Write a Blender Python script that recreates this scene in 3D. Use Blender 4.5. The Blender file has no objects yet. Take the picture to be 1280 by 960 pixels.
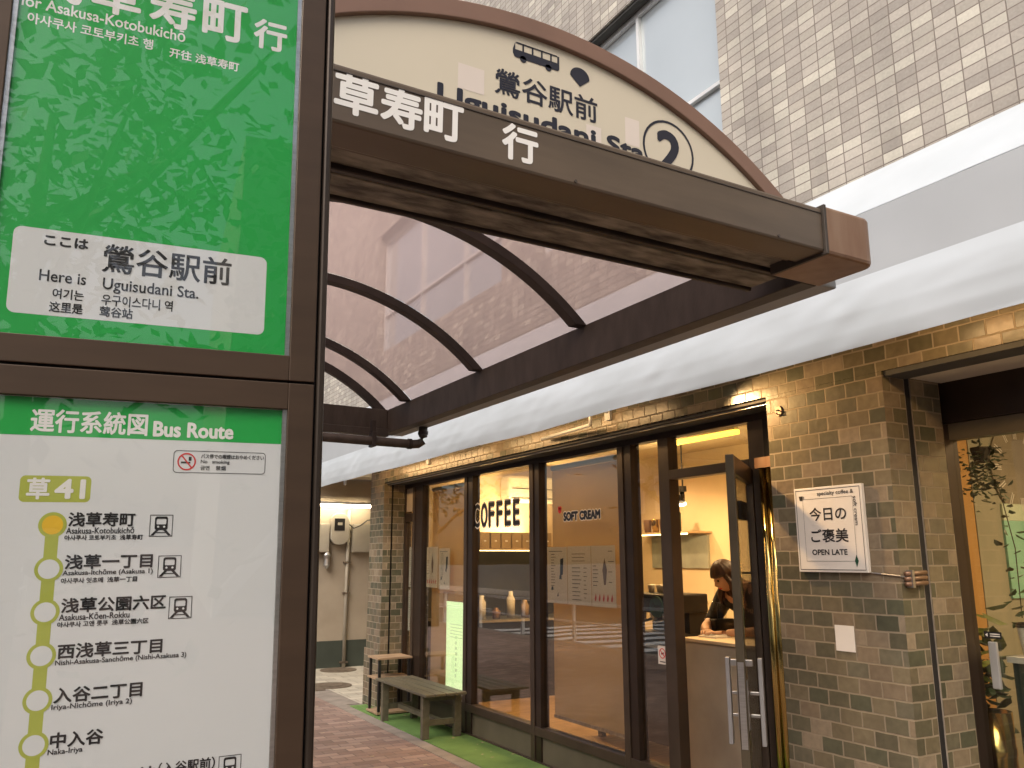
import bpy, bmesh, math, random
from mathutils import Vector, Matrix, noise
random.seed(7)
R = math.radians
sc = bpy.context.scene
col = sc.collection

# ------------------------------------------------------------------ camera, sky, sun, exposure
cd = bpy.data.cameras.new('camera'); cam = bpy.data.objects.new('camera', cd); col.objects.link(cam)
cd.sensor_width = 36.0; cd.lens = 29.31; cd.clip_start = 0.05; cd.clip_end = 600
cam.matrix_world = Matrix(((0.873854, -0.098025, -0.476204, 0), (-0.486183, -0.181029, -0.854900, 0),
                           (-0.002405, 0.978580, -0.205851, 1.55), (0, 0, 0, 1)))
sc.camera = cam
wd = bpy.data.worlds.new('World'); sc.world = wd; wd.use_nodes = True
wn = wd.node_tree.nodes; bg = wn['Background']
sky = wn.new('ShaderNodeTexSky'); sky.sky_type = 'NISHITA'; sky.sun_disc = False
SUN_EL, SUN_AZ = R(46), R(238)
sky.sun_elevation = SUN_EL; sky.sun_rotation = SUN_AZ
sky.air_density = 1.0; sky.dust_density = 6.0; sky.ozone_density = 0.6
wd.node_tree.links.new(sky.outputs[0], bg.inputs[0]); bg.inputs[1].default_value = 0.15
sd = bpy.data.lights.new('sun', 'SUN'); sun = bpy.data.objects.new('sun', sd); col.objects.link(sun)
sd.energy = 1.3; sd.angle = R(40); sd.color = (1.0, 0.95, 0.885)
sv = Vector((math.sin(SUN_AZ) * math.cos(SUN_EL), math.cos(SUN_AZ) * math.cos(SUN_EL), math.sin(SUN_EL)))
sun.rotation_euler = sv.to_track_quat('Z', 'Y').to_euler(); sun.location = (0, 0, 20)
sc.view_settings.view_transform = 'Standard'; sc.view_settings.look = 'None'
sc.view_settings.exposure = 0.5; sc.view_settings.gamma = 1.0
sc.cycles.use_denoising = True
sc.cycles.max_bounces = 10; sc.cycles.transparent_max_bounces = 12
sc.cycles.sample_clamp_indirect = 6.0; sc.cycles.caustics_reflective = False; sc.cycles.caustics_refractive = False

# ------------------------------------------------------------------ materials
def newmat(name):
    m = bpy.data.materials.new(name); m.use_nodes = True
    return m, m.node_tree.nodes, m.node_tree.links, m.node_tree.nodes['Principled BSDF']

def pm(name, c, rough=0.6, metal=0.0, var=0.12, scale=6.0, bump=0.05, bscale=60.0, spec=0.5, c2=None, lo=0.35, hi=0.65, coat=0.0, stretch=None):
    """procedural paint, metal, cloth ...: two tones blended by noise, a fine bump"""
    m, n, l, p = newmat(name)
    tc = n.new('ShaderNodeTexCoord'); mp = n.new('ShaderNodeMapping'); l.new(tc.outputs['Object'], mp.inputs[0])
    if stretch: mp.inputs['Scale'].default_value = stretch
    nz = n.new('ShaderNodeTexNoise'); nz.inputs['Scale'].default_value = scale; nz.inputs['Detail'].default_value = 6
    l.new(mp.outputs[0], nz.inputs['Vector'])
    rp = n.new('ShaderNodeValToRGB'); l.new(nz.outputs[0], rp.inputs[0])
    d = c2 if c2 else tuple(x * (1 - 2 * var) for x in c)
    rp.color_ramp.elements[0].position = lo; rp.color_ramp.elements[1].position = hi
    rp.color_ramp.elements[0].color = (*d, 1); rp.color_ramp.elements[1].color = (*c, 1)
    l.new(rp.outputs[0], p.inputs['Base Color'])
    p.inputs['Roughness'].default_value = rough; p.inputs['Metallic'].default_value = metal
    p.inputs['Specular IOR Level'].default_value = spec; p.inputs['Coat Weight'].default_value = coat; p.inputs['Coat Roughness'].default_value = 0.05
    if bump:
        n2 = n.new('ShaderNodeTexNoise'); n2.inputs['Scale'].default_value = bscale; n2.inputs['Detail'].default_value = 4
        l.new(mp.outputs[0], n2.inputs['Vector'])
        b = n.new('ShaderNodeBump'); b.inputs['Strength'].default_value = bump; b.inputs['Distance'].default_value = 0.01
        l.new(n2.outputs[0], b.inputs['Height']); l.new(b.outputs[0], p.inputs['Normal'])
    return m

def brickmat(name, stops, mortar, bw, rh, ms=0.004, off=0.5, rough=0.35, shift=(0, 0), bump=0.5, grain=0.12, spec=0.5, gscale=40, wavy=0.0, stain=0.14):
    m, n, l, p = newmat(name)
    uv = n.new('ShaderNodeUVMap'); uv.uv_map = 'UVMap'
    mp = n.new('ShaderNodeMapping'); mp.inputs['Location'].default_value = (shift[0], shift[1], 0)
    if wavy:                                                # hand-laid joints: edges wander by a few millimetres
        wz = n.new('ShaderNodeTexNoise'); wz.inputs['Scale'].default_value = 14; wz.inputs['Detail'].default_value = 3; l.new(uv.outputs[0], wz.inputs['Vector'])
        wa = n.new('ShaderNodeVectorMath'); wa.operation = 'MULTIPLY_ADD'; l.new(wz.outputs['Color'], wa.inputs[0]); wa.inputs[1].default_value = (wavy * 2, wavy * 2, 0); l.new(uv.outputs[0], wa.inputs[2]); l.new(wa.outputs[0], mp.inputs[0])
    else: l.new(uv.outputs[0], mp.inputs[0])
    bt = n.new('ShaderNodeTexBrick'); l.new(mp.outputs[0], bt.inputs['Vector'])
    bt.offset = off; bt.offset_frequency = 2; bt.squash = 1.0
    for k, v in (('Scale', 1.0), ('Mortar Size', ms), ('Mortar Smooth', 0.25), ('Bias', 0.0), ('Brick Width', bw), ('Row Height', rh)): bt.inputs[k].default_value = v
    bt.inputs['Color1'].default_value = (0, 0, 0, 1); bt.inputs['Color2'].default_value = (1, 1, 1, 1); bt.inputs['Mortar'].default_value = (0.5, 0.5, 0.5, 1)
    rp = n.new('ShaderNodeValToRGB'); rp.color_ramp.interpolation = 'CONSTANT'
    def mth(op, a, b):
        k = n.new('ShaderNodeMath'); k.operation = op
        for i, q in enumerate((a, b)):
            if isinstance(q, (int, float)): k.inputs[i].default_value = q
            elif q is not None: l.new(q, k.inputs[i])
        return k.outputs[0]
    sx = n.new('ShaderNodeSeparateXYZ'); l.new(mp.outputs[0], sx.inputs[0])
    row = mth('FLOOR', mth('DIVIDE', sx.outputs[1], rh), None)
    odd = mth('FLOORED_MODULO', row, 2.0)
    colid = mth('FLOOR', mth('DIVIDE', mth('ADD', sx.outputs[0], mth('MULTIPLY', mth('SUBTRACT', 1.0, odd), off * bw)), bw), None)
    cx = n.new('ShaderNodeCombineXYZ'); l.new(colid, cx.inputs[0]); l.new(row, cx.inputs[1])
    wnz = n.new('ShaderNodeTexWhiteNoise'); wnz.noise_dimensions = '2D'; l.new(cx.outputs[0], wnz.inputs['Vector']); l.new(wnz.outputs['Value'], rp.inputs[0])
    tone = n.new('ShaderNodeMapRange'); tone.inputs['To Min'].default_value = 0.88; tone.inputs['To Max'].default_value = 1.12
    wsep = n.new('ShaderNodeSeparateColor'); l.new(wnz.outputs['Color'], wsep.inputs[0]); l.new(wsep.outputs[1], tone.inputs['Value'])
    smp = n.new('ShaderNodeMapping'); smp.inputs['Scale'].default_value = (5.0, 0.35, 1); l.new(uv.outputs[0], smp.inputs[0])
    sn_ = n.new('ShaderNodeTexNoise'); sn_.inputs['Scale'].default_value = 1.0; sn_.inputs['Detail'].default_value = 5; l.new(smp.outputs[0], sn_.inputs['Vector'])
    smr = n.new('ShaderNodeMapRange'); smr.inputs['From Min'].default_value = 0.35; smr.inputs['From Max'].default_value = 0.6; smr.inputs['To Min'].default_value = 1 - stain; smr.inputs['To Max'].default_value = 1.0; l.new(sn_.outputs[0], smr.inputs['Value'])
    e = rp.color_ramp.elements
    while len(e) < len(stops): e.new(0.5)
    for i, (pos, c) in enumerate(stops): e[i].position = pos; e[i].color = (*c, 1)
    nz = n.new('ShaderNodeTexNoise'); nz.inputs['Scale'].default_value = gscale; nz.inputs['Detail'].default_value = 5; l.new(mp.outputs[0], nz.inputs['Vector'])
    nb = n.new('ShaderNodeTexNoise'); nb.inputs['Scale'].default_value = 1.3; nb.inputs['Detail'].default_value = 3; l.new(mp.outputs[0], nb.inputs['Vector'])
    ad = n.new('ShaderNodeMath'); ad.operation = 'ADD'; l.new(nz.outputs[0], ad.inputs[0]); l.new(nb.outputs[0], ad.inputs[1])
    mr = n.new('ShaderNodeMapRange'); mr.inputs['From Min'].default_value = 0.6; mr.inputs['From Max'].default_value = 1.4
    mr.inputs['To Min'].default_value = 1 - grain; mr.inputs['To Max'].default_value = 1 + grain; l.new(ad.outputs[0], mr.inputs['Value'])
    mu = n.new('ShaderNodeMix'); mu.data_type = 'RGBA'; mu.blend_type = 'MULTIPLY'; mu.inputs['Factor'].default_value = 1
    l.new(rp.outputs[0], mu.inputs['A']); tn = n.new('ShaderNodeMath'); tn.operation = 'MULTIPLY'; l.new(mr.outputs[0], tn.inputs[0]); l.new(tone.outputs[0], tn.inputs[1]); l.new(tn.outputs[0], mu.inputs['B'])
    mx = n.new('ShaderNodeMix'); mx.data_type = 'RGBA'; l.new(bt.outputs['Fac'], mx.inputs['Factor'])
    l.new(mu.outputs['Result'], mx.inputs['A']); mx.inputs['B'].default_value = (*mortar, 1)
    st = n.new('ShaderNodeMix'); st.data_type = 'RGBA'; st.blend_type = 'MULTIPLY'; st.inputs['Factor'].default_value = 1; l.new(mx.outputs['Result'], st.inputs['A']); l.new(smr.outputs[0], st.inputs['B'])
    l.new(st.outputs['Result'], p.inputs['Base Color'])
    rr = n.new('ShaderNodeMapRange'); rr.inputs['To Min'].default_value = rough; rr.inputs['To Max'].default_value = 0.85; l.new(bt.outputs['Fac'], rr.inputs['Value'])
    l.new(rr.outputs[0], p.inputs['Roughness']); p.inputs['Specular IOR Level'].default_value = spec
    h = n.new('ShaderNodeMath'); h.operation = 'MULTIPLY_ADD'; l.new(nz.outputs[0], h.inputs[0]); h.inputs[1].default_value = 0.25
    iv = n.new('ShaderNodeMath'); iv.operation = 'SUBTRACT'; iv.inputs[0].default_value = 1.0; l.new(bt.outputs['Fac'], iv.inputs[1]); l.new(iv.outputs[0], h.inputs[2])
    b = n.new('ShaderNodeBump'); b.inputs['Strength'].default_value = bump; b.inputs['Distance'].default_value = 0.004
    l.new(h.outputs[0], b.inputs['Height']); l.new(b.outputs[0], p.inputs['Normal'])
    return m

def glassmat(name, tint=(0.93, 0.95, 0.94), ior=1.5, boost=1.0, rough=0.0):
    """a thin pane: what lies behind is seen through it, the street is mirrored in it"""
    m, n, l, p = newmat(name); n.remove(p); out = n['Material Output']
    tr = n.new('ShaderNodeBsdfTransparent'); tr.inputs[0].default_value = (*tint, 1)
    gl = n.new('ShaderNodeBsdfGlossy'); gl.inputs['Roughness'].default_value = rough
    nz = n.new('ShaderNodeTexNoise'); nz.inputs['Scale'].default_value = 1.6; nz.inputs['Detail'].default_value = 1
    tc = n.new('ShaderNodeTexCoord'); l.new(tc.outputs['Object'], nz.inputs['Vector'])
    b = n.new('ShaderNodeBump'); b.inputs['Strength'].default_value = 0.04; b.inputs['Distance'].default_value = 0.02; l.new(nz.outputs[0], b.inputs['Height']); l.new(b.outputs[0], gl.inputs['Normal'])
    ge = n.new('ShaderNodeNewGeometry'); dt = n.new('ShaderNodeVectorMath'); dt.operation = 'DOT_PRODUCT'
    l.new(ge.outputs['Incoming'], dt.inputs[0]); l.new(ge.outputs['Normal'], dt.inputs[1])
    def mth(op, a, b):
        k = n.new('ShaderNodeMath'); k.operation = op
        for i, q in enumerate((a, b)):
            if q is None: continue
            if isinstance(q, (int, float)): k.inputs[i].default_value = q
            else: l.new(q, k.inputs[i])
        return k.outputs[0]
    f0 = ((ior - 1) / (ior + 1)) ** 2                       # Schlick's curve, the same from both sides of the pane
    fz = mth('POWER', mth('SUBTRACT', 1.0, mth('ABSOLUTE', dt.outputs['Value'], None)), 5.0)
    mu = n.new('ShaderNodeMath'); mu.operation = 'MULTIPLY'; mu.inputs[1].default_value = boost; mu.use_clamp = True
    l.new(mth('ADD', mth('MULTIPLY', fz, 1 - f0), f0), mu.inputs[0])
    ms = n.new('ShaderNodeMixShader'); l.new(mu.outputs[0], ms.inputs[0]); l.new(tr.outputs[0], ms.inputs[1]); l.new(gl.outputs[0], ms.inputs[2])
    l.new(ms.outputs[0], out.inputs[0])
    return m

def emit(name, c, s):
    m, n, l, p = newmat(name)
    p.inputs['Base Color'].default_value = (*c, 1); p.inputs['Emission Color'].default_value = (*c, 1); p.inputs['Emission Strength'].default_value = s
    return m

def sheetmat(name, c, transp, tint, transl=0.5, rough=0.4, nscale=2.0):
    """a thin sheet light passes through: woven blind, plastic roofing"""
    m, n, l, p = newmat(name); out = n['Material Output']; n.remove(p)
    tr = n.new('ShaderNodeBsdfTransparent'); tr.inputs[0].default_value = (*tint, 1)
    df = n.new('ShaderNodeBsdfDiffuse'); tl = n.new('ShaderNodeBsdfTranslucent')
    tc = n.new('ShaderNodeTexCoord'); nz = n.new('ShaderNodeTexNoise'); nz.inputs['Scale'].default_value = nscale; nz.inputs['Detail'].default_value = 5; l.new(tc.outputs['Object'], nz.inputs['Vector'])
    rp = n.new('ShaderNodeValToRGB'); rp.color_ramp.elements[0].color = (*[x * 0.82 for x in c], 1); rp.color_ramp.elements[1].color = (*c, 1); l.new(nz.outputs[0], rp.inputs[0])
    l.new(rp.outputs[0], df.inputs[0]); l.new(rp.outputs[0], tl.inputs[0])
    a = n.new('ShaderNodeMixShader'); a.inputs[0].default_value = transl; l.new(df.outputs[0], a.inputs[1]); l.new(tl.outputs[0], a.inputs[2])
    b = n.new('ShaderNodeMixShader'); b.inputs[0].default_value = transp; l.new(a.outputs[0], b.inputs[1]); l.new(tr.outputs[0], b.inputs[2])
    l.new(b.outputs[0], out.inputs[0])
    return m

M = {}
M['sign_frame'] = pm('bronze_aluminium', (0.072, 0.046, 0.029), 0.42, 0.35, 0.10, 3, 0.02, 200, stretch=(1, 1, 6))
M['sign_post'] = pm('dark_bronze', (0.055, 0.042, 0.033), 0.35, 0.5, 0.15, 4, 0.02)
M['black_gap'] = pm('black_rubber', (0.006, 0.005, 0.006), 0.8, 0, 0.1)
M['green'] = pm('printed_green', (0.008, 0.39, 0.062), 0.5, 0, 0.03, 2, 0)
M['print_white'] = pm('printed_white', (0.69, 0.715, 0.73), 0.5, 0, 0.015, 2, 0)
M['ink'] = pm('black_ink', (0.012, 0.012, 0.014), 0.5, 0, 0.05, 4, 0)
M['navy_ink'] = pm('navy_ink', (0.010, 0.013, 0.028), 0.4, 0, 0.05, 4, 0)
M['white_ink'] = pm('white_vinyl', (0.82, 0.82, 0.80), 0.45, 0, 0.02, 4, 0)
M['olive'] = pm('olive_ink', (0.42, 0.47, 0.075), 0.5, 0, 0.03, 3, 0)
M['yellow_ink'] = pm('yellow_ink', (0.80, 0.50, 0.03), 0.5, 0, 0.03, 3, 0)
M['red_ink'] = pm('red_ink', (0.62, 0.03, 0.03), 0.5, 0, 0.03, 3, 0)
M['sign_glass'] = glassmat('sign_cover_glass', (0.985, 0.99, 0.985), 1.5, 1.0)
M['fascia'] = pm('brown_fascia_paint', (0.122, 0.092, 0.066), 0.38, 0.15, 0.12, 5, 0.03, 300, c2=(0.092, 0.070, 0.051), stretch=(0.4, 1, 3))
M['copper'] = pm('copper_brown_paint', (0.25, 0.158, 0.102), 0.38, 0.3, 0.15, 6, 0.04, 150, c2=(0.20, 0.11, 0.065), stretch=(3, 3, 0.7))
M['arch_trim'] = pm('brown_trim_paint', (0.21, 0.125, 0.092), 0.45, 0.1, 0.06, 4, 0.02)
M['cream'] = pm('cream_acrylic', (0.62, 0.57, 0.455), 0.3, 0, 0.03, 1.5, 0.0, lo=0.3, hi=0.7)
M['cream_patch'] = pm('lavender_patch', (0.70, 0.63, 0.57), 0.4, 0, 0.03, 3, 0)
M['dirty'] = pm('dirty_bronze', (0.25, 0.23, 0.185), 0.65, 0.0, 0.3, 7, 0.25, 60, c2=(0.055, 0.046, 0.036), lo=0.34, hi=0.66, stretch=(1.3, 3.6, 2))
M['dark_beam'] = pm('weathered_dark_bronze', (0.068, 0.055, 0.045), 0.55, 0.1, 0.3, 7, 0.1, 90, c2=(0.036, 0.028, 0.022), lo=0.25, hi=0.75, stretch=(3, 2, 0.7))
M['rib'] = pm('dark_rib_metal', (0.040, 0.030, 0.026), 0.45, 0.3, 0.2, 8)
M['gutter'] = pm('grey_gutter', (0.26, 0.27, 0.27), 0.5, 0.1, 0.1, 3)
M['roof'] = sheetmat('pink_polycarbonate', (0.46, 0.355, 0.335), 0.42, (0.80, 0.67, 0.64), 0.8, nscale=1.2)
M['cloth'] = pm('white_awning_cloth', (0.50, 0.55, 0.59), 0.6, 0, 0.03, 1.6, 0.05, 500, c2=(0.44, 0.485, 0.515))
M['cloth_grey'] = pm('pale_grey_awning_cloth', (0.40, 0.43, 0.455), 0.6, 0, 0.03, 2.5, 0.04, 500)
M['tile'] = brickmat('beige_wall_tile', [(0.0, (0.375, 0.345, 0.305)), (0.36, (0.44, 0.41, 0.36)), (0.70, (0.53, 0.505, 0.435)), (0.86, (0.405, 0.375, 0.325))], (0.22, 0.19, 0.165), 0.1075, 0.0530, 0.0032, 0.0, 0.55, (0.01, 0.0), 0.6, 0.17, 0.35, 70)
M['tile_white'] = M['tile']
BR = [(0.0, (0.120, 0.108, 0.068)), (0.18, (0.178, 0.148, 0.092)), (0.40, (0.212, 0.166, 0.110)), (0.58, (0.145, 0.131, 0.088)), (0.74, (0.250, 0.202, 0.140)), (0.88, (0.092, 0.092, 0.058))]
M['brick'] = brickmat('glazed_brick', BR, (0.285, 0.232, 0.160), 0.1180, 0.0708, 0.0042, 0.5, 0.26, (0.014, -0.0345), 1.0, 0.30, 0.5, 26, 0.0035)
M['dark_frame'] = pm('dark_brown_frame', (0.038, 0.024, 0.017), 0.35, 0.3, 0.15, 5, 0.02)
M['frame'] = pm('brown_shopfront_frame', (0.078, 0.056, 0.040), 0.38, 0.3, 0.12, 5, 0.02, 200)
M['door_metal'] = pm('olive_bronze_door_metal', (0.125, 0.105, 0.070), 0.32, 0.4, 0.12, 5, 0.02, 200)
M['base_panel'] = pm('olive_grey_base_panel', (0.150, 0.130, 0.092), 0.5, 0.05, 0.10, 3, 0.03, c2=(0.11, 0.095, 0.066))
M['brass'] = pm('polished_brass_post', (0.55, 0.40, 0.14), 0.16, 1.0, 0.05, 3, 0.0)
M['glass'] = glassmat('shop_glass', (0.92, 0.93, 0.90), 1.52, 2.4)
M['glass_clear'] = glassmat('clear_glass', (0.95, 0.96, 0.95), 1.5, 1.0)
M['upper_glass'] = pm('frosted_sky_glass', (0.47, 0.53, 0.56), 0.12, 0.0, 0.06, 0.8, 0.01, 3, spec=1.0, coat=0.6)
M['alu'] = pm('white_aluminium', (0.70, 0.72, 0.72), 0.4, 0.1, 0.05)
M['dark_soffit'] = pm('dark_soffit', (0.055, 0.055, 0.05), 0.7)
M['white_soffit'] = pm('white_soffit', (0.62, 0.58, 0.48), 0.7, 0, 0.05)
M['blind'] = sheetmat('beige_roller_blind', (0.62, 0.49, 0.30), 0.10, (0.9, 0.75, 0.5), 0.55, nscale=1.2)
M['paper'] = sheetmat('poster_paper', (0.92, 0.81, 0.62), 0.0, (1, 1, 1), 0.38, nscale=3)
M['paper_white'] = pm('white_paper', (0.75, 0.72, 0.66), 0.7, 0, 0.03)
M['wall_in'] = pm('warm_plaster', (0.62, 0.50, 0.34), 0.85, 0, 0.06, 2, 0.05)
M['ceil_in'] = pm('cream_ceiling', (0.66, 0.56, 0.40), 0.9, 0, 0.04, 2)
M['floor_in'] = pm('warm_wood_floor', (0.40, 0.25, 0.12), 0.4, 0, 0.2, 4, 0.03, stretch=(1, 8, 1))
M['concrete'] = pm('grey_concrete_counter', (0.44, 0.40, 0.33), 0.7, 0, 0.12, 3, 0.06)
M['black'] = pm('black_plastic', (0.014, 0.013, 0.013), 0.4, 0, 0.2, 8)
M['steel'] = pm('brushed_steel', (0.55, 0.55, 0.54), 0.3, 0.9, 0.08, 20, 0.0, stretch=(1, 1, 10))
M['grey_paint'] = pm('grey_handle_paint', (0.42, 0.43, 0.44), 0.35, 0.4, 0.05)
M['wood'] = pm('pale_shelf_wood', (0.45, 0.31, 0.19), 0.55, 0, 0.2, 5, 0.05, stretch=(1, 10, 1))
M['bench'] = pm('olive_brown_bench_paint', (0.135, 0.120, 0.080), 0.5, 0, 0.12, 5, 0.05, 90, stretch=(6, 1, 6))
M['turf'] = pm('green_artificial_turf', (0.20, 0.36, 0.095), 0.9, 0, 0.25, 2.2, 0.9, 400, c2=(0.115, 0.23, 0.055))
M['kerbstone'] = pm('grey_kerb_concrete', (0.30, 0.26, 0.22), 0.85, 0, 0.15, 6, 0.2, 120)
M['paver'] = brickmat('red_brown_paver', [(0.0, (0.23, 0.158, 0.130)), (0.3, (0.285, 0.198, 0.163)), (0.6, (0.33, 0.240, 0.198)), (0.85, (0.26, 0.186, 0.155))], (0.17, 0.135, 0.115), 0.200, 0.100, 0.005, 0.5, 0.75, (0, 0), 0.5, 0.14, 0.3, 50)
M['stone'] = brickmat('pale_stone_paver', [(0.0, (0.47, 0.43, 0.35)), (0.5, (0.53, 0.49, 0.40))], (0.33, 0.29, 0.23), 0.30, 0.15, 0.006, 0.5, 0.7, (0, 0), 0.4, 0.08, 0.3, 20)
M['asphalt'] = pm('asphalt', (0.055, 0.054, 0.052), 0.85, 0, 0.15, 2, 0.3, 200)
M['road_white'] = pm('worn_road_paint', (0.70, 0.70, 0.68), 0.7, 0, 0.06, 8)
M['earth'] = pm('ground_asphalt', (0.05, 0.05, 0.048), 0.9, 0, 0.15, 1)
M['plaster'] = pm('aged_beige_plaster', (0.44, 0.37, 0.28), 0.85, 0, 0.10, 2, 0.08, c2=(0.36, 0.30, 0.225))
M['dado'] = pm('dark_green_dado', (0.060, 0.072, 0.055), 0.7, 0, 0.12, 3)
M['meter'] = pm('grey_meter_paint', (0.40, 0.36, 0.29), 0.5, 0, 0.06)
M['iron'] = pm('rusty_cast_iron', (0.20, 0.155, 0.11), 0.7, 0.3, 0.2, 12, 0.2)
M['bark'] = pm('bark', (0.11, 0.085, 0.06), 0.9, 0, 0.25, 10, 0.6, 25, stretch=(1, 1, 0.3))
M['leaf'] = pm('green_leaf', (0.065, 0.115, 0.030), 0.5, 0, 0.25, 1.2, 0)
M['leaf_dark'] = pm('dark_house_leaf', (0.060, 0.105, 0.042), 0.45, 0, 0.25, 6, 0)
M['leaf_gold'] = pm('yellow_green_leaf', (0.20, 0.22, 0.045), 0.4, 0, 0.25, 6, 0)
M['teal'] = pm('teal_badge', (0.03, 0.09, 0.075), 0.4)
M['dark_panel'] = pm('dark_wall_panel', (0.045, 0.042, 0.032), 0.5, 0, 0.2, 3)
M['skin'] = pm('skin', (0.50, 0.29, 0.18), 0.5, 0, 0.05, 6, 0)
M['hair'] = pm('dark_brown_hair', (0.045, 0.018, 0.010), 0.45, 0, 0.2, 30, 0.3, 80, stretch=(1, 1, 0.1))
M['shirt'] = pm('black_shirt', (0.012, 0.011, 0.012), 0.85, 0, 0.2, 10, 0.1)
M['tube_light'] = emit('lit_tube', (1.0, 0.84, 0.58), 38.0)
M['strip_light'] = emit('lit_yellow_strip', (1.0, 0.62, 0.06), 3.2)
M['bulb'] = emit('lit_bulb', (1.0, 0.78, 0.45), 14.0)
M['awning_tube'] = emit('lit_awning_tube', (1.0, 0.66, 0.32), 6.0)
M['led'] = emit('lit_shelf_strip', (1.0, 0.78, 0.35), 5.0)
M['lightbox'] = emit('lit_board', (0.78, 0.98, 0.52), 0.95)

# ------------------------------------------------------------------ builders
def chainloc(p):
    v = Vector((0, 0, 0))
    while p is not None: v += p.location; p = p.parent
    return v

class MB:
    def __init__(s): s.v = []; s.f = []
    def add(s, vs, fs):
        b = len(s.v); s.v += [tuple(x) for x in vs]; s.f += [tuple(b + i for i in f) for f in fs]; return s
    def box(s, x0, y0, z0, x1, y1, z1):
        x0, x1 = sorted((x0, x1)); y0, y1 = sorted((y0, y1)); z0, z1 = sorted((z0, z1))
        return s.add([(x0, y0, z0), (x1, y0, z0), (x1, y1, z0), (x0, y1, z0), (x0, y0, z1), (x1, y0, z1), (x1, y1, z1), (x0, y1, z1)],
                     [(0, 3, 2, 1), (4, 5, 6, 7), (0, 1, 5, 4), (1, 2, 6, 5), (2, 3, 7, 6), (3, 0, 4, 7)])
    def obox(s, o, a, b, c):
        """box from corner o spanned by vectors a, b, c"""
        o, a, b, c = map(Vector, (o, a, b, c))
        return s.add([o, o + a, o + a + b, o + b, o + c, o + a + c, o + a + b + c, o + b + c],
                     [(0, 3, 2, 1), (4, 5, 6, 7), (0, 1, 5, 4), (1, 2, 6, 5), (2, 3, 7, 6), (3, 0, 4, 7)])
    def poly(s, pts): return s.add(pts, [tuple(range(len(pts)))])
    def prism(s, pts, vec):
        n = len(pts); vec = Vector(vec); q = [Vector(p) + vec for p in pts]
        return s.add(list(map(Vector, pts)) + q, [tuple(range(n - 1, -1, -1)), tuple(range(n, 2 * n))] + [(i, (i + 1) % n, n + (i + 1) % n, n + i) for i in range(n)])
    def tube(s, pts, r, seg=10, caps=True):
        pts = [Vector(p) for p in pts]; rs = r if isinstance(r, (list, tuple)) else [r] * len(pts); b = len(s.v); vs = []
        for i, p in enumerate(pts):
            t = (pts[min(i + 1, len(pts) - 1)] - pts[max(i - 1, 0)]).normalized()
            a = t.cross(Vector((0, 0, 1)) if abs(t.z) < 0.95 else Vector((1, 0, 0))).normalized(); c = t.cross(a)
            for k in range(seg):
                w = 2 * math.pi * k / seg; vs.append(p + (a * math.cos(w) + c * math.sin(w)) * rs[i])
        fs = []
        for i in range(len(pts) - 1):
            for k in range(seg): fs.append((i * seg + k, i * seg + (k + 1) % seg, (i + 1) * seg + (k + 1) % seg, (i + 1) * seg + k))
        if caps: fs += [tuple(range(seg - 1, -1, -1)), tuple((len(pts) - 1) * seg + k for k in range(seg))]
        return s.add(vs, fs)
    def lathe(s, c, prof, seg=24):
        c = Vector(c); vs = []; fs = []
        for r, z in prof:
            for k in range(seg):
                w = 2 * math.pi * k / seg; vs.append(c + Vector((r * math.cos(w), r * math.sin(w), z)))
        for i in range(len(prof) - 1):
            for k in range(seg): fs.append((i * seg + k, i * seg + (k + 1) % seg, (i + 1) * seg + (k + 1) % seg, (i + 1) * seg + k))
        fs += [tuple(range(seg - 1, -1, -1)), tuple((len(prof) - 1) * seg + k for k in range(seg))]
        return s.add(vs, fs)
    def build(s, name, mat, parent=None, bevel=0.0, smooth=False, local=False, recalc=True):
        off = Vector((0, 0, 0)) if (parent is None or local) else chainloc(parent)
        me = bpy.data.meshes.new(name); me.from_pydata([tuple(Vector(v) - off) for v in s.v], [], s.f)
        if recalc:
            bm = bmesh.new(); bm.from_mesh(me); bmesh.ops.recalc_face_normals(bm, faces=bm.faces); bm.to_mesh(me); bm.free()
        uv = me.uv_layers.new(name='UVMap')
        for p in me.polygons:
            n = p.normal; ax = max(range(3), key=lambda i: abs(n[i]))
            for li in p.loop_indices:
                w = me.vertices[me.loops[li].vertex_index].co + off
                uv.data[li].uv = ((w.y, w.z), (w.x, w.z), (w.x, w.y))[ax]
        if smooth:
            for p in me.polygons: p.use_smooth = True
        me.materials.append(mat)
        o = bpy.data.objects.new(name, me); col.objects.link(o)
        if parent is not None: o.parent = parent
        if bevel:
            b = o.modifiers.new('bevel', 'BEVEL'); b.width = bevel; b.segments = 2; b.limit_method = 'ANGLE'; b.angle_limit = R(40)
        return o

def tag(o, label=None, cat=None, group=None, kind=None):
    if label: o['label'] = label
    if cat: o['category'] = cat
    if group: o['group'] = group
    if kind: o['kind'] = kind
    return o
def thing(name, label, cat, loc=(0, 0, 0), group=None):
    o = bpy.data.objects.new(name, None); col.objects.link(o); o.location = loc; o.empty_display_size = 0.1
    return tag(o, label, cat, group)
def bx(name, mat, parent, *c, bevel=0.0):
    return MB().box(*c).build(name, mat, parent, bevel)
def copy_tree(o, parent=None):
    c = o.copy(); col.objects.link(c)
    if parent: c.parent = parent
    for ch in [k for k in o.children]: copy_tree(ch, c)
    return c

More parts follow.
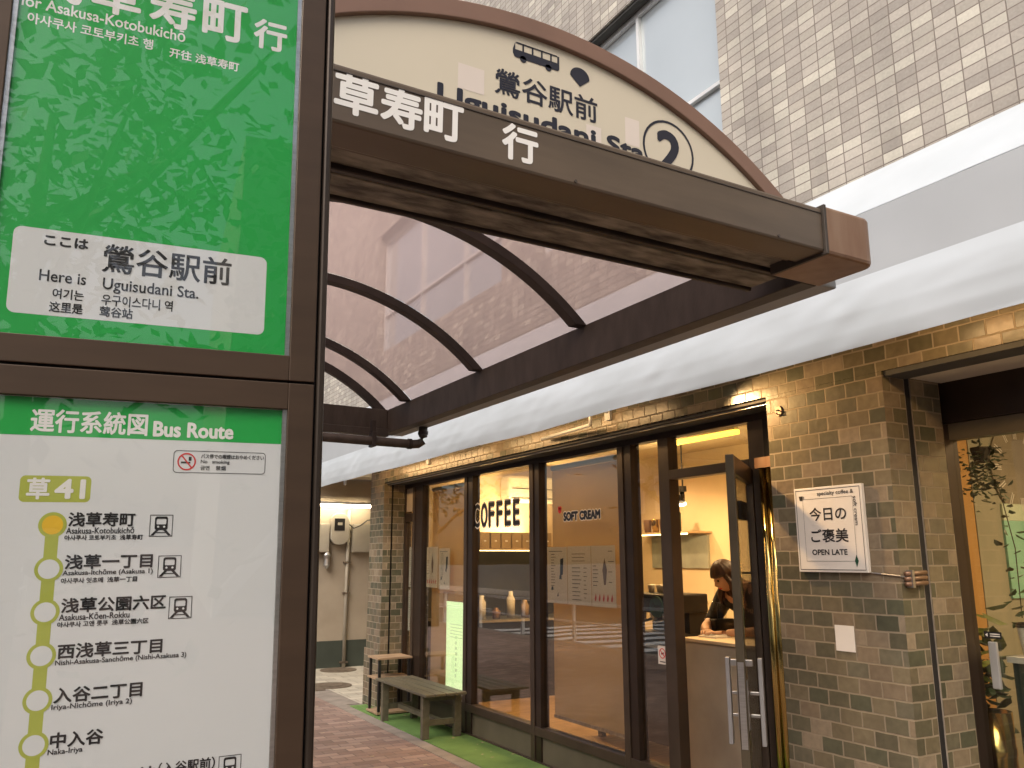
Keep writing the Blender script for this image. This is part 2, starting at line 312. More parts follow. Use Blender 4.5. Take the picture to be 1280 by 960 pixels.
# ---- lettering: outlines of the built-in font turned into flat meshes
def glyphs(txt, res=3):
    cu = bpy.data.curves.new('lettering', 'FONT'); cu.body = txt; cu.resolution_u = res; cu.fill_mode = 'FRONT'
    o = bpy.data.objects.new('lettering', cu); col.objects.link(o)
    bpy.context.view_layer.update()
    me = bpy.data.meshes.new_from_object(o.evaluated_get(bpy.context.evaluated_depsgraph_get()))
    vs = [(v.co.x, v.co.y) for v in me.vertices]; fs = [tuple(p.vertices) for p in me.polygons]
    bpy.data.objects.remove(o); bpy.data.curves.remove(cu); bpy.data.meshes.remove(me)
    return vs, fs
class TX:
    """collects flat lettering and marks on one plane: P(u, v) = o + u*U + v*V, N towards the reader"""
    def __init__(s, o, U, V, N, lift=0.0012): s.o, s.U, s.V, s.N = map(Vector, (o, U, V, N)); s.mb = MB(); s.k = 0; s.lift = lift
    def p(s, u, v, d=0.0): return s.o + s.U * u + s.V * v + s.N * (s.lift + d)
    def text(s, txt, u0, u1, v0, v1, bold=0.0, rot=False, res=3):
        vs, fs = glyphs(txt, res)
        if not vs: return s
        a0 = min(v[0] for v in vs); a1 = max(v[0] for v in vs); b0 = min(v[1] for v in vs); b1 = max(v[1] for v in vs)
        offs = [(0, 0)]
        if bold: offs += [(bold * math.cos(w), bold * math.sin(w)) for w in [i * math.pi / 4 for i in range(8)]]
        for i, (dx, dy) in enumerate(offs):
            s.k += 1; d = (s.k % 40) * 5e-6
            pts = []
            for x, y in vs:
                fx = (x - a0) / max(1e-6, a1 - a0); fy = (y - b0) / max(1e-6, b1 - b0)
                if rot: fx, fy = fy, 1 - fx
                pts.append(s.p(u0 + fx * (u1 - u0) + dx, v0 + fy * (v1 - v0) + dy, d))
            s.mb.add(pts, fs)
        return s
    def poly(s, pts, d=0.0): s.mb.poly([s.p(u, v, d) for u, v in pts]); return s
    def rect(s, u0, u1, v0, v1, d=0.0): return s.poly([(u0, v0), (u1, v0), (u1, v1), (u0, v1)], d)
    def rrect(s, u0, u1, v0, v1, r, d=0.0): return s.poly(rr(u0, u1, v0, v1, r), d)
    def disc(s, cu, cv, r, d=0.0, n=28): return s.poly([(cu + r * math.cos(2 * math.pi * i / n), cv + r * math.sin(2 * math.pi * i / n)) for i in range(n)], d)
    def ring(s, outer, inner, d=0.0):
        n = len(outer); vs = [s.p(u, v, d) for u, v in outer] + [s.p(u, v, d) for u, v in inner]
        s.mb.add(vs, [(i, (i + 1) % n, n + (i + 1) % n, n + i) for i in range(n)]); return s
    def circ(s, cu, cv, r0, r1, d=0.0, n=32):
        f = lambda r: [(cu + r * math.cos(2 * math.pi * i / n), cv + r * math.sin(2 * math.pi * i / n)) for i in range(n)]
        return s.ring(f(r1), f(r0), d)
    def build(s, name, mat, parent, local=False): return s.mb.build(name, mat, parent, local=local, recalc=False)
def rr(u0, u1, v0, v1, r, k=5):
    out = []
    for cx, cy, a in ((u1 - r, v1 - r, 0), (u0 + r, v1 - r, 90), (u0 + r, v0 + r, 180), (u1 - r, v0 + r, 270)):
        for i in range(k + 1):
            w = R(a + 90 * i / k); out.append((cx + r * math.cos(w), cy + r * math.sin(w)))
    return out

XF, XW, XU = 3.29, 3.54, 3.35          # brick face, shopfront face, tiled upper wall (metres right of the lens)

# ------------------------------------------------------------------ ground and street
def ground_box(name, mat, *c):
    return tag(MB().box(*c).build(name, mat), kind='structure')
ground_box('ground', M['earth'], -250, -250, -0.6, 250, 250, -0.16)
ground_box('road', M['asphalt'], -11.0, -120, -0.156, -2.0, 120, -0.125)
ground_box('kerb', M['kerbstone'], -2.0, -120, -0.156, -1.8, 120, 0.0)
ground_box('pavement', M['paver'], -1.8, -60, -0.156, 2.97, 60, 0.0)
ground_box('kerb_strip', M['kerbstone'], 2.97, -6, -0.156, 3.09, 9.3, 0.006)
ground_box('shop_forecourt', M['kerbstone'], 3.09, -6, -0.156, 3.6, 9.28, 0.0)
ground_box('alley_gutter', M['kerbstone'], 2.97, 9.30, -0.156, 3.25, 13, 0.002)
ground_box('alley_floor', M['stone'], 3.25, 9.28, -0.156, 5.4, 12.5, 0.0)
ground_box('far_pavement', M['kerbstone'], -14.5, -120, -0.156, -11.0, 120, 0.0)
mk = MB()
for i in range(9): mk.box(-10.6, 11.0 + i * 0.9, -0.121, -2.6, 11.45 + i * 0.9, -0.119)
for y in (-30, -18, -6, 26, 38): mk.box(-6.6, y, -0.121, -6.45, y + 5, -0.119)
for a, b in ((4.6, 4.75), (8.6, 8.75)): mk.box(-5.6, a, -0.121, -2.4, b, -0.119)
mk.box(-5.6, 4.75, -0.121, -5.45, 8.6, -0.119); mk.box(-2.55, 4.75, -0.121, -2.4, 8.6, -0.119)
mk.box(-10.9, -60, -0.121, -10.75, 60, -0.119)
tag(mk.build('road_marking', M['road_white']), kind='structure')
mb = MB(); lr = random.Random(21)
for k in range(46):
    x, y = (lr.uniform(3.11, 3.5), lr.uniform(3.6, 9.0)) if k < 26 else (lr.uniform(1.2, 2.95), lr.uniform(4.5, 9.5))
    zb = 0.0135 if k < 26 else 0.0015; a = lr.uniform(0, 6.3); w = lr.uniform(.008, .022)
    p = [(x + w * math.cos(a + q), y + w * .55 * math.sin(a + q), zb + lr.uniform(0, .006)) for q in (0, 1.3, 2.6, 3.9, 5.2)]; mb.poly(p)
tag(mb.build('leaf_litter', pm('dry_leaf', (0.55, 0.46, 0.28), 0.8, 0, 0.2), recalc=False), kind='stuff')
tag(MB().box(3.092, 3.15, 0.0, 3.535, 9.16, 0.012).build('turf_mat', M['turf']), 'strip of green artificial turf laid along the shopfront under the bench', 'turf mat')

# ------------------------------------------------------------------ the tiled building with its ground-floor shops
B = thing('tiled_building', 'beige tiled building with brick and glass shops on its ground floor', 'building', (XU, 4, 0))
Y0, Y1, ZT = -6.0, 14.0, 12.0
# upper wall with two window openings (z 3.97 to 5.50)
up = MB()
for y0, y1, z0, z1 in ((Y0, Y1, 3.28, 3.97), (Y0, 3.40, 3.97, 5.50), (5.60, 6.20, 3.97, 5.50), (9.4, Y1, 3.97, 5.50), (Y0, Y1, 5.50, ZT)):
    up.box(XU, y0, z0, XU + 0.35, y1, z1)
up.build('upper_wall', M['tile'], B)
bx('roof', M['kerbstone'], B, XU + 0.352, Y0, ZT - 0.3, 14, Y1, ZT)
bx('side_wall', M['plaster'], B, XU + 0.352, Y1 - 0.3, 2.75, 14, Y1 - 0.002, ZT - 0.302)
for y0, y1, ms in ((3.40, 5.60, (4.29,)), (6.20, 9.4, (7.15, 8.25))):
    fr = MB()
    xo, xi = XU + 0.09, XU + 0.15
    fr.box(xo, y0, 3.97, xi, y1, 4.01).box(xo, y0, 5.43, xi, y1, 5.47).box(xo, y0, 4.01, xi, y0 + 0.03, 5.43).box(xo, y1 - 0.03, 4.01, xi, y1, 5.43)
    fr.box(xo, y0 + 0.03, 4.465, xi, y1 - 0.03, 4.49)
    for y in ms: fr.box(xo + 0.002, y - 0.015, 4.01, xi - 0.002, y + 0.015, 5.43)
    w = fr.build('upper_window', M['alu'], B)
    bx('pane', M['upper_glass'], w, XU + 0.12, y0 + 0.005, 3.98, XU + 0.13, y1 - 0.005, 5.46)
    bx('head_soffit', M['dark_soffit'], w, XU + 0.02, y0 + 0.002, 5.472, XU + 0.16, y1 - 0.002, 5.498)
MB().tube([(XU - 0.03, 2.62, 4.98), (XU - 0.03, 2.30, 4.98)], 0.012).box(XU - 0.045, 2.25, 4.965, XU - 0.001, 2.62, 4.972).build('wall_rail', M['alu'], B)
# brick ground floor
lint = MB().box(XF, 1.60 - 7, 2.39, XF + 0.24, 9.26, 3.28)
lint.build('brick_lintel', M['brick'], B)
bx('brick_pier', M['brick'], B, XF, 2.432, 0, 3.44, 3.14, 2.389)
bx('joint_strip', M['black_gap'], B, 3.447, 2.437, 0, 3.484, 3.0, 2.388)
bx('joint_trim', M['kerbstone'], B, 3.4405, 2.434, 0, 3.4465, 3.0, 2.388)
bx('joint_trim', M['kerbstone'], B, 3.4845, 2.434, 0, 3.4895, 3.0, 2.388)
bx('brick_reveal', M['brick'], B, 3.49, 2.432, 0, 3.70, 3.10, 2.388)
bx('brick_pier', M['brick'], B, XF, 8.83, 0, 3.38, 9.26, 2.389)
bx('pier_foot', M['brick'], B, XF - 0.018, 8.828, 0, XF - 0.001, 9.275, 0.60)
bx('brick_reveal', M['brick'], B, 3.405, 8.84, 0, 3.62, 9.26, 2.388)
bx('joint_strip', M['black_gap'], B, 3.38, 8.855, 0, 3.405, 9.2, 2.388)
bx('lintel_soffit', M['dark_soffit'], B, XF + 0.02, 3.14, 2.372, XF + 0.40, 8.83, 2.388)
bx('shutter_rail', M['steel'], B, XF + 0.05, 3.142, 2.362, XF + 0.065, 8.828, 2.371)
bx('meter_niche', M['plaster'], B, 3.545, 8.60, 2.07, 3.56, 8.79, 2.32)
# shop interior shell
def room(x0, x1, y0, y1, zt, wall, ceil, floor):
    bx('interior_floor', floor, B, x0, y0, 0.001, x1, y1, 0.03)
    bx('interior_ceiling', ceil, B, x0, y0, zt, x1, y1, zt + 0.05)
    bx('interior_wall', wall, B, x1 + 0.001, y0, 0.03, x1 + 0.08, y1, zt)
room(3.66, 6.30, 3.12, 9.20, 2.72, M['wall_in'], M['ceil_in'], M['floor_in'])
bx('interior_wall', M['wall_in'], B, 3.62, 9.201, 0.03, 6.38, 9.26, 2.72)
bx('interior_wall', M['wall_in'], B, 3.71, 3.00, 0.03, 6.38, 3.119, 2.72)
bx('corner_lining', M['dark_frame'], B, 3.802, 2.531, 0.03, 3.855, 2.999, 2.66)
bx('floor_slab', M['ceil_in'], B, 3.702, Y0, 2.772, 6.4, 9.26, 3.20)
bx('lintel_back', M['dark_soffit'], B, XF + 0.242, 3.14, 2.42, 3.70, 9.2, 3.2)

# shopfront frame
def frame_box(name, y0, y1, z0, z1, m='frame', x0=3.535, x1=3.61, parent=None):
    return bx(name, M[m], parent or B, x0, y0, z0, x1, y1, z1, bevel=0.003)
frame_box('head_rail', 3.14, 8.83, 2.33, 2.371, 'dark_frame')
frame_box('sill_rail', 4.352, 8.57, 0.205, 0.272, x0=3.524)
frame_box('base_rail', 4.352, 8.83, 0.0, 0.022, x0=3.526)
for y0, y1 in ((8.31, 8.57), (7.11, 7.28), (5.89, 6.04), (4.65, 4.80)):
    frame_box('mullion', y0, y1, 0.0, 2.33, 'dark_frame', 3.531)
    frame_box('mullion_face', y1 - 0.065, y1 - 0.002, 0.0, 2.328, 'frame', 3.522, 3.530)
frame_box('mullion', 4.245, 4.352, 0.0, 2.33, 'frame', 3.53)
frame_box('mullion', 3.40, 3.53, 0.0, 2.33, 'frame', 3.53)
frame_box('transom', 3.53, 4.245, 2.055, 2.115, 'frame', 3.53)
frame_box('side_post', 8.79, 8.83, 0.0, 2.33, 'dark_frame')
frame_box('side_transom', 8.57, 8.79, 1.96, 2.05, 'dark_frame')
for y0, y1 in ((8.57, 8.83), (7.28, 8.31), (6.04, 7.11), (4.80, 5.89), (4.352, 4.65)):
    bx('base_panel', M['base_panel'], B, 3.545, y0, 0.022, 3.58, y1, 0.205)
panes = {}
for nm, y0, y1, z0, z1 in (('a', 7.28, 8.31, .272, 2.33), ('b', 6.04, 7.11, .272, 2.33), ('c', 4.80, 5.89, .272, 2.33), ('d', 4.352, 4.65, .272, 2.33), ('e', 3.53, 4.245, 2.115, 2.33), ('f', 8.57, 8.79, 0.272, 1.96)):
    panes[nm] = bx('window_pane', M['glass'], B, 3.562, y0 - .002, z0, 3.568, y1 + .002, z1)
for y0, y1, zb in ((7.30, 8.30, 0.274), (4.815, 5.875, 0.355)):
    k = bx('roller_blind', M['blind'], B, 3.650, y0, zb, 3.652, y1, 2.26)
    MB().tube([(3.655, y0, 2.285), (3.655, y1, 2.285)], 0.022).build('roller_tube', M['ceil_in'], k)
    MB().box(3.643, y0, zb - 0.012, 3.659, y1, zb + 0.012).build('hem_bar', M['wood'], k)
for y in (3.365, 3.315): MB().tube([(3.47, y, 0.0), (3.47, y, 2.04)], 0.024, 16).build('brass_post', M['brass'], B, smooth=True)
bx('post_cap', M['copper'], B, 3.44, 3.27, 2.042, 3.56, 3.40, 2.10)
bx('post_backing', M['dark_frame'], B, 3.515, 3.14, 0.0, 3.56, 3.399, 2.04)
bx('gap_filler', M['black_gap'], B, 3.52, 3.14, 2.10, 3.56, 3.399, 2.329)
# window lettering (on the panes)
UY, VZ, NX = (0, -1, 0), (0, 0, 1), (-1, 0, 0)
def win_tx(x, lift): return TX((x, 0, 0), UY, VZ, NX, lift)
t = win_tx(3.562, 0.0012)
names = 'COFFEE'; cx0 = -7.139; cw = 0.1535
for i, ch in enumerate(names): t.text(ch, cx0 + i * cw, cx0 + i * cw + (0.118 if ch in 'CO' else 0.10), 1.845, 2.055, 0.018)
t.build('lettering_outline', M['paper_white'], panes['b'])
t = win_tx(3.562, 0.0024)
for i, ch in enumerate(names): t.text(ch, cx0 + i * cw, cx0 + i * cw + (0.118 if ch in 'CO' else 0.10), 1.845, 2.055, 0.005)
t.build('lettering', M['ink'], panes['b'])
t = win_tx(3.562, 0.0012); t.text('SOFT CREAM', -5.564, -5.075, 1.845, 1.905, 0.013).build('lettering_outline', M['paper_white'], panes['c'])
t = win_tx(3.562, 0.0024); t.text('SOFT CREAM', -5.564, -5.075, 1.845, 1.905, 0.006).build('lettering', M['navy_ink'], panes['c'])
t = win_tx(3.562, 0.0024)
for du, dv, r in ((0, 0, .022), (-.012, .02, .014), (.012, .02, .014)): t.disc(-5.622 + du, 1.925 + dv, r)
t.build('strawberry_sticker', M['red_ink'], panes['c'])

# ------------------------------------------------------------------ the swing door, opened outward
D = tag(bpy.data.objects.new('door', None), None); col.objects.link(D); D.parent = B
hx, hy = 3.50, 3.50; dv = Vector((-0.60, -0.47, 0)).normalized(); dn = Vector((dv.y, -dv.x, 0)); DW = 0.765
D.location = Vector((hx, hy, 0)) - B.location
def dbox(name, mat, a0, a1, z0, z1, n0, n1, parent=None, bevel=0.003):
    m = MB().obox(Vector((hx, hy, z0)) + dv * a0 + dn * n0, dv * (a1 - a0), dn * (n1 - n0), (0, 0, z1 - z0))
    return m.build(name, mat, parent or D, bevel)
dbox('stile', M['door_metal'], DW - 0.045, DW, 0.02, 2.05, -0.02, 0.02)
dbox('stile', M['frame'], 0, 0.06, 0.02, 2.05, -0.02, 0.02)
dbox('top_rail', M['frame'], 0.06, DW - 0.045, 1.96, 2.05, -0.019, 0.019)
dbox('bottom_rail', M['frame'], 0.06, DW - 0.045, 0.02, 0.14, -0.019, 0.019)
dbox('pane', M['glass_clear'], 0.06, DW - 0.045, 0.14, 1.96, -0.003, 0.003, bevel=0)
dbox('closer', M['black'], 0.03, 0.24, 1.76, 1.86, 0.022, 0.06)
dbox('edge_plate', M['steel'], DW, DW + 0.003, 0.70, 1.08, -0.014, 0.014, bevel=0)
for sgn in (-1, 1):
    h = dbox('handle', M['grey_paint'], DW - 0.125, DW - 0.09, 0.70, 1.09, sgn * 0.075 - 0.01, sgn * 0.075 + 0.01)
    for z in (0.83, 0.93):
        dbox('standoff', M['steel'], DW - 0.115, DW - 0.098, z - 0.008, z + 0.008, sgn * 0.021, sgn * 0.064, h)
    dbox('push_plate', M['steel'], DW - 0.042, DW - 0.008, 0.78, 1.0, sgn * 0.0205, sgn * 0.0245)
dbox('lock_cylinder', M['steel'], DW - 0.045, DW - 0.02, 1.06, 1.09, -0.05, 0.05)
MB().tube([(3.52, 3.6, 2.045), (3.40, 3.52, 2.02), (3.30, 3.38, 2.005)], 0.012).build('closer_arm', M['black'], D)

# ------------------------------------------------------------------ right-hand shopfront
bx('white_soffit', M['white_soffit'], B, 3.46, -3, 2.376, 3.72, 2.431, 2.389)
bx('soffit_edge', M['dark_frame'], B, XF + 0.242, -3, 2.39, 3.70, 2.431, 2.46)
bx('lintel_trim', M['dark_soffit'], B, XF + 0.005, -3, 2.365, XF + 0.15, 2.425, 2.389)
bx('head_beam', M['dark_frame'], B, 3.722, -3, 2.18, 3.86, 2.50, 2.50, bevel=0.003)
bx('door_header', M['base_panel'], B, 3.74, -3, 2.10, 3.80, 2.47, 2.178)
bx('corner_post', M['dark_frame'], B, 3.70, 2.432, 0.0, 3.80, 2.53, 2.178, bevel=0.003)
bx('white_trim', M['paper_white'], B, 3.692, 2.476, 0.0, 3.6985, 2.494, 2.12)
room(3.86, 6.0, -3.0, 3.0, 2.66, M['wall_in'], M['ceil_in'], M['floor_in'])
pr = bx('window_pane', M['glass'], B, 3.765, -3, 0.03, 3.771, 2.432, 2.10)
bx('pull_bar', M['grey_paint'], pr, 3.745, 2.325, 0.985, 3.764, 2.362, 1.185, bevel=0.004)
t = TX((3.765, 0, 0), UY, VZ, NX, 0.0015); t.rect(-2.385, -2.305, 1.198, 1.228); t.build('door_label', M['ink'], pr)
t = TX((3.765, 0, 0), UY, VZ, NX, 0.0025)
for k in range(2): t.rect(-2.358, -2.312, 1.207 + k * .009, 1.211 + k * .009)
t.poly([(-2.380, 1.213), (-2.368, 1.221), (-2.368, 1.205)]); t.build('label_mark', M['paper_white'], pr)
bx('wall_panel', pm('orange_brown_panel', (0.56, 0.31, 0.095), 0.6, 0, 0.10, 2, 0.03, stretch=(3, 3, 0.5)), B, 3.88, 2.985, 0.03, 4.752, 2.998, 2.655)
bx('wall_panel', pm('grey_green_wall', (0.36, 0.34, 0.25), 0.8, 0, 0.06, 2), B, 4.753, 2.980, 0.03, 5.9, 2.998, 2.655)
# ------------------------------------------------------------------ awning
NA = 150
aw = thing('awning', 'long white cloth awning with a pale grey band over the coffee shop', 'awning', (2.95, 4, 2.41))
SEAMS = (0.9, 2.32, 3.62, 4.92, 6.2, 7.5, 8.8)
def cloth(name, mat, prof, y0, y1, amp, nz=10, seams=True, thick=0.004):
    vs = []; fs = []; n = int((y1 - y0) / 0.035); P = []
    L = [0.0]
    for i in range(1, len(prof)): L.append(L[-1] + math.dist(prof[i], prof[i - 1]))
    for j in range(nz + 1):
        d = L[-1] * j / nz; k = max(i for i in range(len(L) - 1) if L[i] <= d + 1e-9); f = (d - L[k]) / (L[k + 1] - L[k])
        P.append((prof[k][0] + (prof[k + 1][0] - prof[k][0]) * f, prof[k][1] + (prof[k + 1][1] - prof[k][1]) * f, j / nz))
    for i in range(n + 1):
        y = y0 + (y1 - y0) * i / n
        for x, z, q in P:
            wv = amp * (noise.noise(Vector((y * 1.7, z * 7, 3.1))) + 0.5 * noise.noise(Vector((y * 5.2 + z * 9, z * 14, 7.7))))
            if seams:
                for sy in SEAMS:
                    e = abs(y - sy)
                    if e < 0.35:
                        wv -= amp * 0.55 * math.exp(-(e / 0.02) ** 2) * (0.6 + 0.4 * math.sin(z * 75))
                        wv += amp * 0.45 * math.exp(-(e / 0.14) ** 2) * math.sin((z + e * 0.5 * (1 if y > sy else -1)) * 42)
            edge = min(1.0, 4 * q, 1.0) * (0.35 if q > 0.97 else 1.0)
            vs.append((x - wv * edge, y, z + (0.012 * noise.noise(Vector((y * 0.9, 1.0, 9.0))) * q * q if seams else 0.0)))
    m = nz + 1
    for i in range(n):
        for j in range(nz): fs.append((i * m + j, (i + 1) * m + j, (i + 1) * m + j + 1, i * m + j + 1))
    o = MB().add(vs, fs).build(name, mat, aw, smooth=True)
    so = o.modifiers.new('thickness', 'SOLIDIFY'); so.thickness = thick; so.offset = 0; so.use_rim = False
    return o
cloth('top_cloth', M['cloth'], [(3.288, 3.345), (3.14, 3.22), (2.955, 3.005)], -2.5, 10.5, 0.012, 8, False)
cloth('grey_band', M['cloth_grey'], [(2.952, 3.003), (2.950, 2.86), (2.947, 2.722)], -2.5, 10.5, 0.0012, 6, False)
cloth('valance', M['cloth'], [(2.944, 2.722), (2.934, 2.66), (2.926, 2.57), (2.928, 2.49), (2.938, 2.423)], -2.5, 10.5, 0.0045, 30)
MB().prism([(3.286, 10.5, 3.34), (2.955, 10.5, 3.0), (2.95, 10.5, 2.72), (3.286, 10.5, 2.72)], (0, 0.006, 0)).build('end_cloth', M['cloth'], aw)
MB().tube([(2.975, -2.4, 2.70), (2.975, 10.4, 2.70)], 0.016).build('front_bar', M['alu'], aw, smooth=True)
for y in (1.0, 4.55, 7.6, 10.2):
    MB().tube([(3.285, y, 2.52), (3.1, y, 2.60), (2.945, y, 2.71)], 0.014).box(3.27, y - .03, 2.47, 3.289, y + .03, 2.58).build('arm', M['alu'], aw)
MB().tube([(3.24, 5.35, 2.44), (3.18, 4.62, 2.44)], 0.013).tube([(3.18, 4.62, 2.44), (3.18, 4.62, 2.54)], 0.012).build('pull_rod', M['alu'], aw, smooth=True)
# small lamp under the awning that lights the brickwork
where = ['above the right-hand shop', 'above the three posters', 'above the bench']
for k, (y0, y1) in enumerate(((0.6, 2.2), (4.3, 6.5), (6.9, 9.0))):
    ld = thing('awning_lamp', 'slim tube lamp hidden under the awning ' + where[k], 'lamp', (2.95, (y0 + y1) / 2, 2.56), 'tube lamps under the awning')
    bx('housing', M['alu'], ld, 2.935, y0, 2.565, 2.985, y1, 2.59)
    for y in (y0 + .15, y1 - .15): MB().tube([(3.288, y, 2.64), (2.96, y, 2.64), (2.96, y, 2.591)], 0.010).build('bracket', M['black'], ld)
    MB().tube([(2.96, y0 + .03, 2.55), (2.96, y1 - .03, 2.55)], 0.014, 10).build('tube', M['awning_tube'], ld, smooth=True)
    A = bpy.data.lights.new('awning_lamp_glow', 'AREA'); A.shape = 'RECTANGLE'; A.size = 0.03; A.size_y = y1 - y0; A.energy = (3.2, 3.6, 3.6)[k]; A.color = (1.0, 0.58, 0.24)
    go = bpy.data.objects.new('awning_lamp_glow', A); col.objects.link(go); go.location = (2.96, (y0 + y1) / 2, 2.53); go.rotation_euler = (0, R(-35), 0)
ld = thing('awning_spotlight', 'small spotlight clipped under the awning near the open door', 'spotlight', (2.92, 3.66, 2.55))
MB().tube([(2.955, 3.71, 2.71), (2.955, 3.71, 2.55)], 0.008).tube([(2.945, 3.72, 2.56), (2.955, 3.67, 2.515)], 0.022, 14).build('can', M['black'], ld)
MB().tube([(2.9555, 3.6685, 2.514), (2.957, 3.662, 2.508)], 0.018, 14).build('lens', M['bulb'], ld)
A = bpy.data.lights.new('awning_spot_glow', 'SPOT'); A.energy = 72; A.color = (1.0, 0.60, 0.25); A.shadow_soft_size = 0.02; A.spot_size = R(88); A.spot_blend = 0.7
go = bpy.data.objects.new('awning_spot_glow', A); col.objects.link(go); go.location = (2.962, 3.65, 2.48)
go.rotation_euler = (Vector((2.962, 3.65, 2.48)) - Vector((3.29, 2.55, 1.70))).to_track_quat('Z', 'Y').to_euler()
# ------------------------------------------------------------------ bus shelter
S = thing('bus_shelter', 'brown bus shelter with arched cream sign and pink translucent vault roof', 'bus shelter', (2.40, 1.79, 2.55))
S.rotation_euler = (0, 0.0115, 0)
def sb(name, mat, *c, bevel=0.004, parent=None): return MB().box(*c).build(name, M[mat], parent or S, bevel, local=True)
LW = -2.37
fb = sb('fascia_beam', 'fascia', LW, 0.0, 0.0, -0.206, 0.125, 0.155, bevel=0.008)
MB().box(LW, -0.0025, 0.134, -0.212, -0.0002, 0.1365).build('groove_line', M['dark_beam'], fb, local=True)
for bxx in (-2.1, -1.2, -0.42): MB().tube([(bxx, -0.0002, 0.012), (bxx, -0.003, 0.012)], 0.005, 10).build('screw_head', M['dark_beam'], fb, local=True)
t = TX((0, 0, 0), (1, 0, 0), (0, 0, 1), (0, -1, 0), 0.0012)
for ch, x0, x1, z0, z1 in (('浅', .395, .498, .050, .152), ('草', .513, .618, .050, .152), ('寿', .630, .735, .050, .152), ('町', .746, .850, .050, .150), ('行', .970, 1.076, .046, .146)):
    if ch == '行': t.build('lettering', M['white_ink'], fb, local=True); t = TX((0, 0, 0), (1, 0, 0), (0, 0, 1), (0, -1, 0), 0.0012)
    t.text(ch, x0 - 2.40, x1 - 2.40, z0 - 0.018, z1 - 0.018, 0.0034, res=4)
t.build('lettering', M['white_ink'], fb, local=True)
sb('soffit_strip', 'fascia', LW, 0.125, 0.018, -0.04, 0.165, 0.12)
sb('soffit_panel', 'dirty', LW, 0.165, 0.028, -0.10, 0.262, 0.12)
sb('soffit_rail', 'rib', LW, 0.262, 0.012, -0.10, 0.285, 0.12)
sb('soffit_groove', 'black_gap', LW, 0.285, 0.06, -0.10, 0.310, 0.12)
sb('soffit_panel', 'dirty', LW, 0.310, 0.020, -0.10, 0.440, 0.12)
sb('soffit_rail', 'rib', LW, 0.440, 0.008, -0.10, 0.458, 0.12)
# copper cap with rounded outer corner
capp = [(-0.204, -0.008), (-0.005, -0.008)] + [(0.05 - 0.055 + 0.055 * math.sin(R(a)), -0.008 + 0.055 - 0.055 * math.cos(R(a))) for a in (15, 30, 45, 60, 75, 90)] + [(0.05, 0.25), (-0.204, 0.25)]
cap = MB().prism([(x, y, -0.008) for x, y in capp], (0, 0, 0.172)).build('end_cap', M['copper'], S, 0.012, local=True)
MB().box(-0.210, -0.011, -0.010, -0.198, 0.24, 0.166).build('cap_seam', M['dark_beam'], cap, 0.002, local=True)
sb('end_cap', 'copper', LW - 0.2, -0.008, -0.008, LW - 0.002, 0.25, 0.164, bevel=0.012)
CXL, CZL = -1.178, -0.984
def arc_pts(r, z0, n=48):
    a1 = math.acos((z0 - CZL) / r); return [(CXL + r * math.sin(-a1 + 2 * a1 * i / n), CZL + r * math.cos(-a1 + 2 * a1 * i / n)) for i in range(n + 1)]
def arc_band(name, mat, r0, r1, y0, y1, z0, parent=None, n=48):
    a, b = arc_pts(r0, z0, n), arc_pts(r1, z0, n); vs = []; fs = []
    for (x, z), (X, Z) in zip(a, b): vs += [(x, y0, z), (X, y0, Z), (X, y1, Z), (x, y1, z)]
    for i in range(n):
        k = 4 * i
        for q in range(4): fs.append((k + q, k + (q + 1) % 4, k + 4 + (q + 1) % 4, k + 4 + q))
    fs += [(0, 3, 2, 1), (4 * n, 4 * n + 1, 4 * n + 2, 4 * n + 3)]
    return MB().add(vs, fs).build(name, mat, parent or S, 0.003, local=True)
ap = arc_pts(1.563, 0.121)
pnl = MB().prism([(x, 0.214, z) for x, z in ap], (0, 0.02, 0)).build('arch_panel', M['cream'], S, local=True)
arc_band('arch_trim', M['arch_trim'], 1.5635, 1.622, 0.196, 0.250, 0.1215)
t = TX((-2.40, 0.214, -2.55), (1, 0, 0), (0, 0, 1), (0, -1, 0), 0.0012)
K = 2.0 / 2.08
def ax(x): return x * K
def az(z, x): return 1.55 + (z - 1.55) * K - (2.40 - x * K) * 0.0115
t.text('鶯谷駅前', ax(1.098), ax(1.484), az(2.974, 1.3), az(3.062, 1.3), 0.0014, res=4)
t.build('lettering', M['navy_ink'], pnl, local=True); t = TX((-2.40, 0.214, -2.55), (1, 0, 0), (0, 0, 1), (0, -1, 0), 0.0012)
t.text('Uguisudani', ax(0.906), ax(1.475), az(2.866, 1.3), az(2.946, 1.3), 0.0035, res=4)
t.build('lettering', M['navy_ink'], pnl, local=True); t = TX((-2.40, 0.214, -2.55), (1, 0, 0), (0, 0, 1), (0, -1, 0), 0.0012)
t.text('Sta.', ax(1.525), ax(1.70), az(2.884, 1.3), az(2.945, 1.3), 0.0035, res=4)
t.build('lettering', M['navy_ink'], pnl, local=True); t = TX((-2.40, 0.214, -2.55), (1, 0, 0), (0, 0, 1), (0, -1, 0), 0.0012)
cxn, czn = ax(1.787), az(2.95, 1.787)
t.circ(cxn, czn, 0.101, 0.1095); t.text('2', ax(1.742), ax(1.838), czn - 0.072, czn + 0.066, 0.007, res=4)
t.build('stop_number', M['navy_ink'], pnl, local=True)
t = TX((-2.40, 0.214, -2.55), (1, 0, 0), (0, 0, 1), (0, -1, 0), 0.0014)
bx0, bx1, bz0, bz1 = ax(1.160), ax(1.335), az(3.115, 1.25), az(3.176, 1.25)
bl = bx1 - bx0
def bp(u, v): return (bx0 + u * bl, bz0 + v * (bz1 - bz0))
t.poly([bp(*q) for q in ((0.04, 0.10), (0.97, 0.10), (1.0, 0.2), (1.0, 0.55), (0.0, 0.55), (0.0, 0.30))])
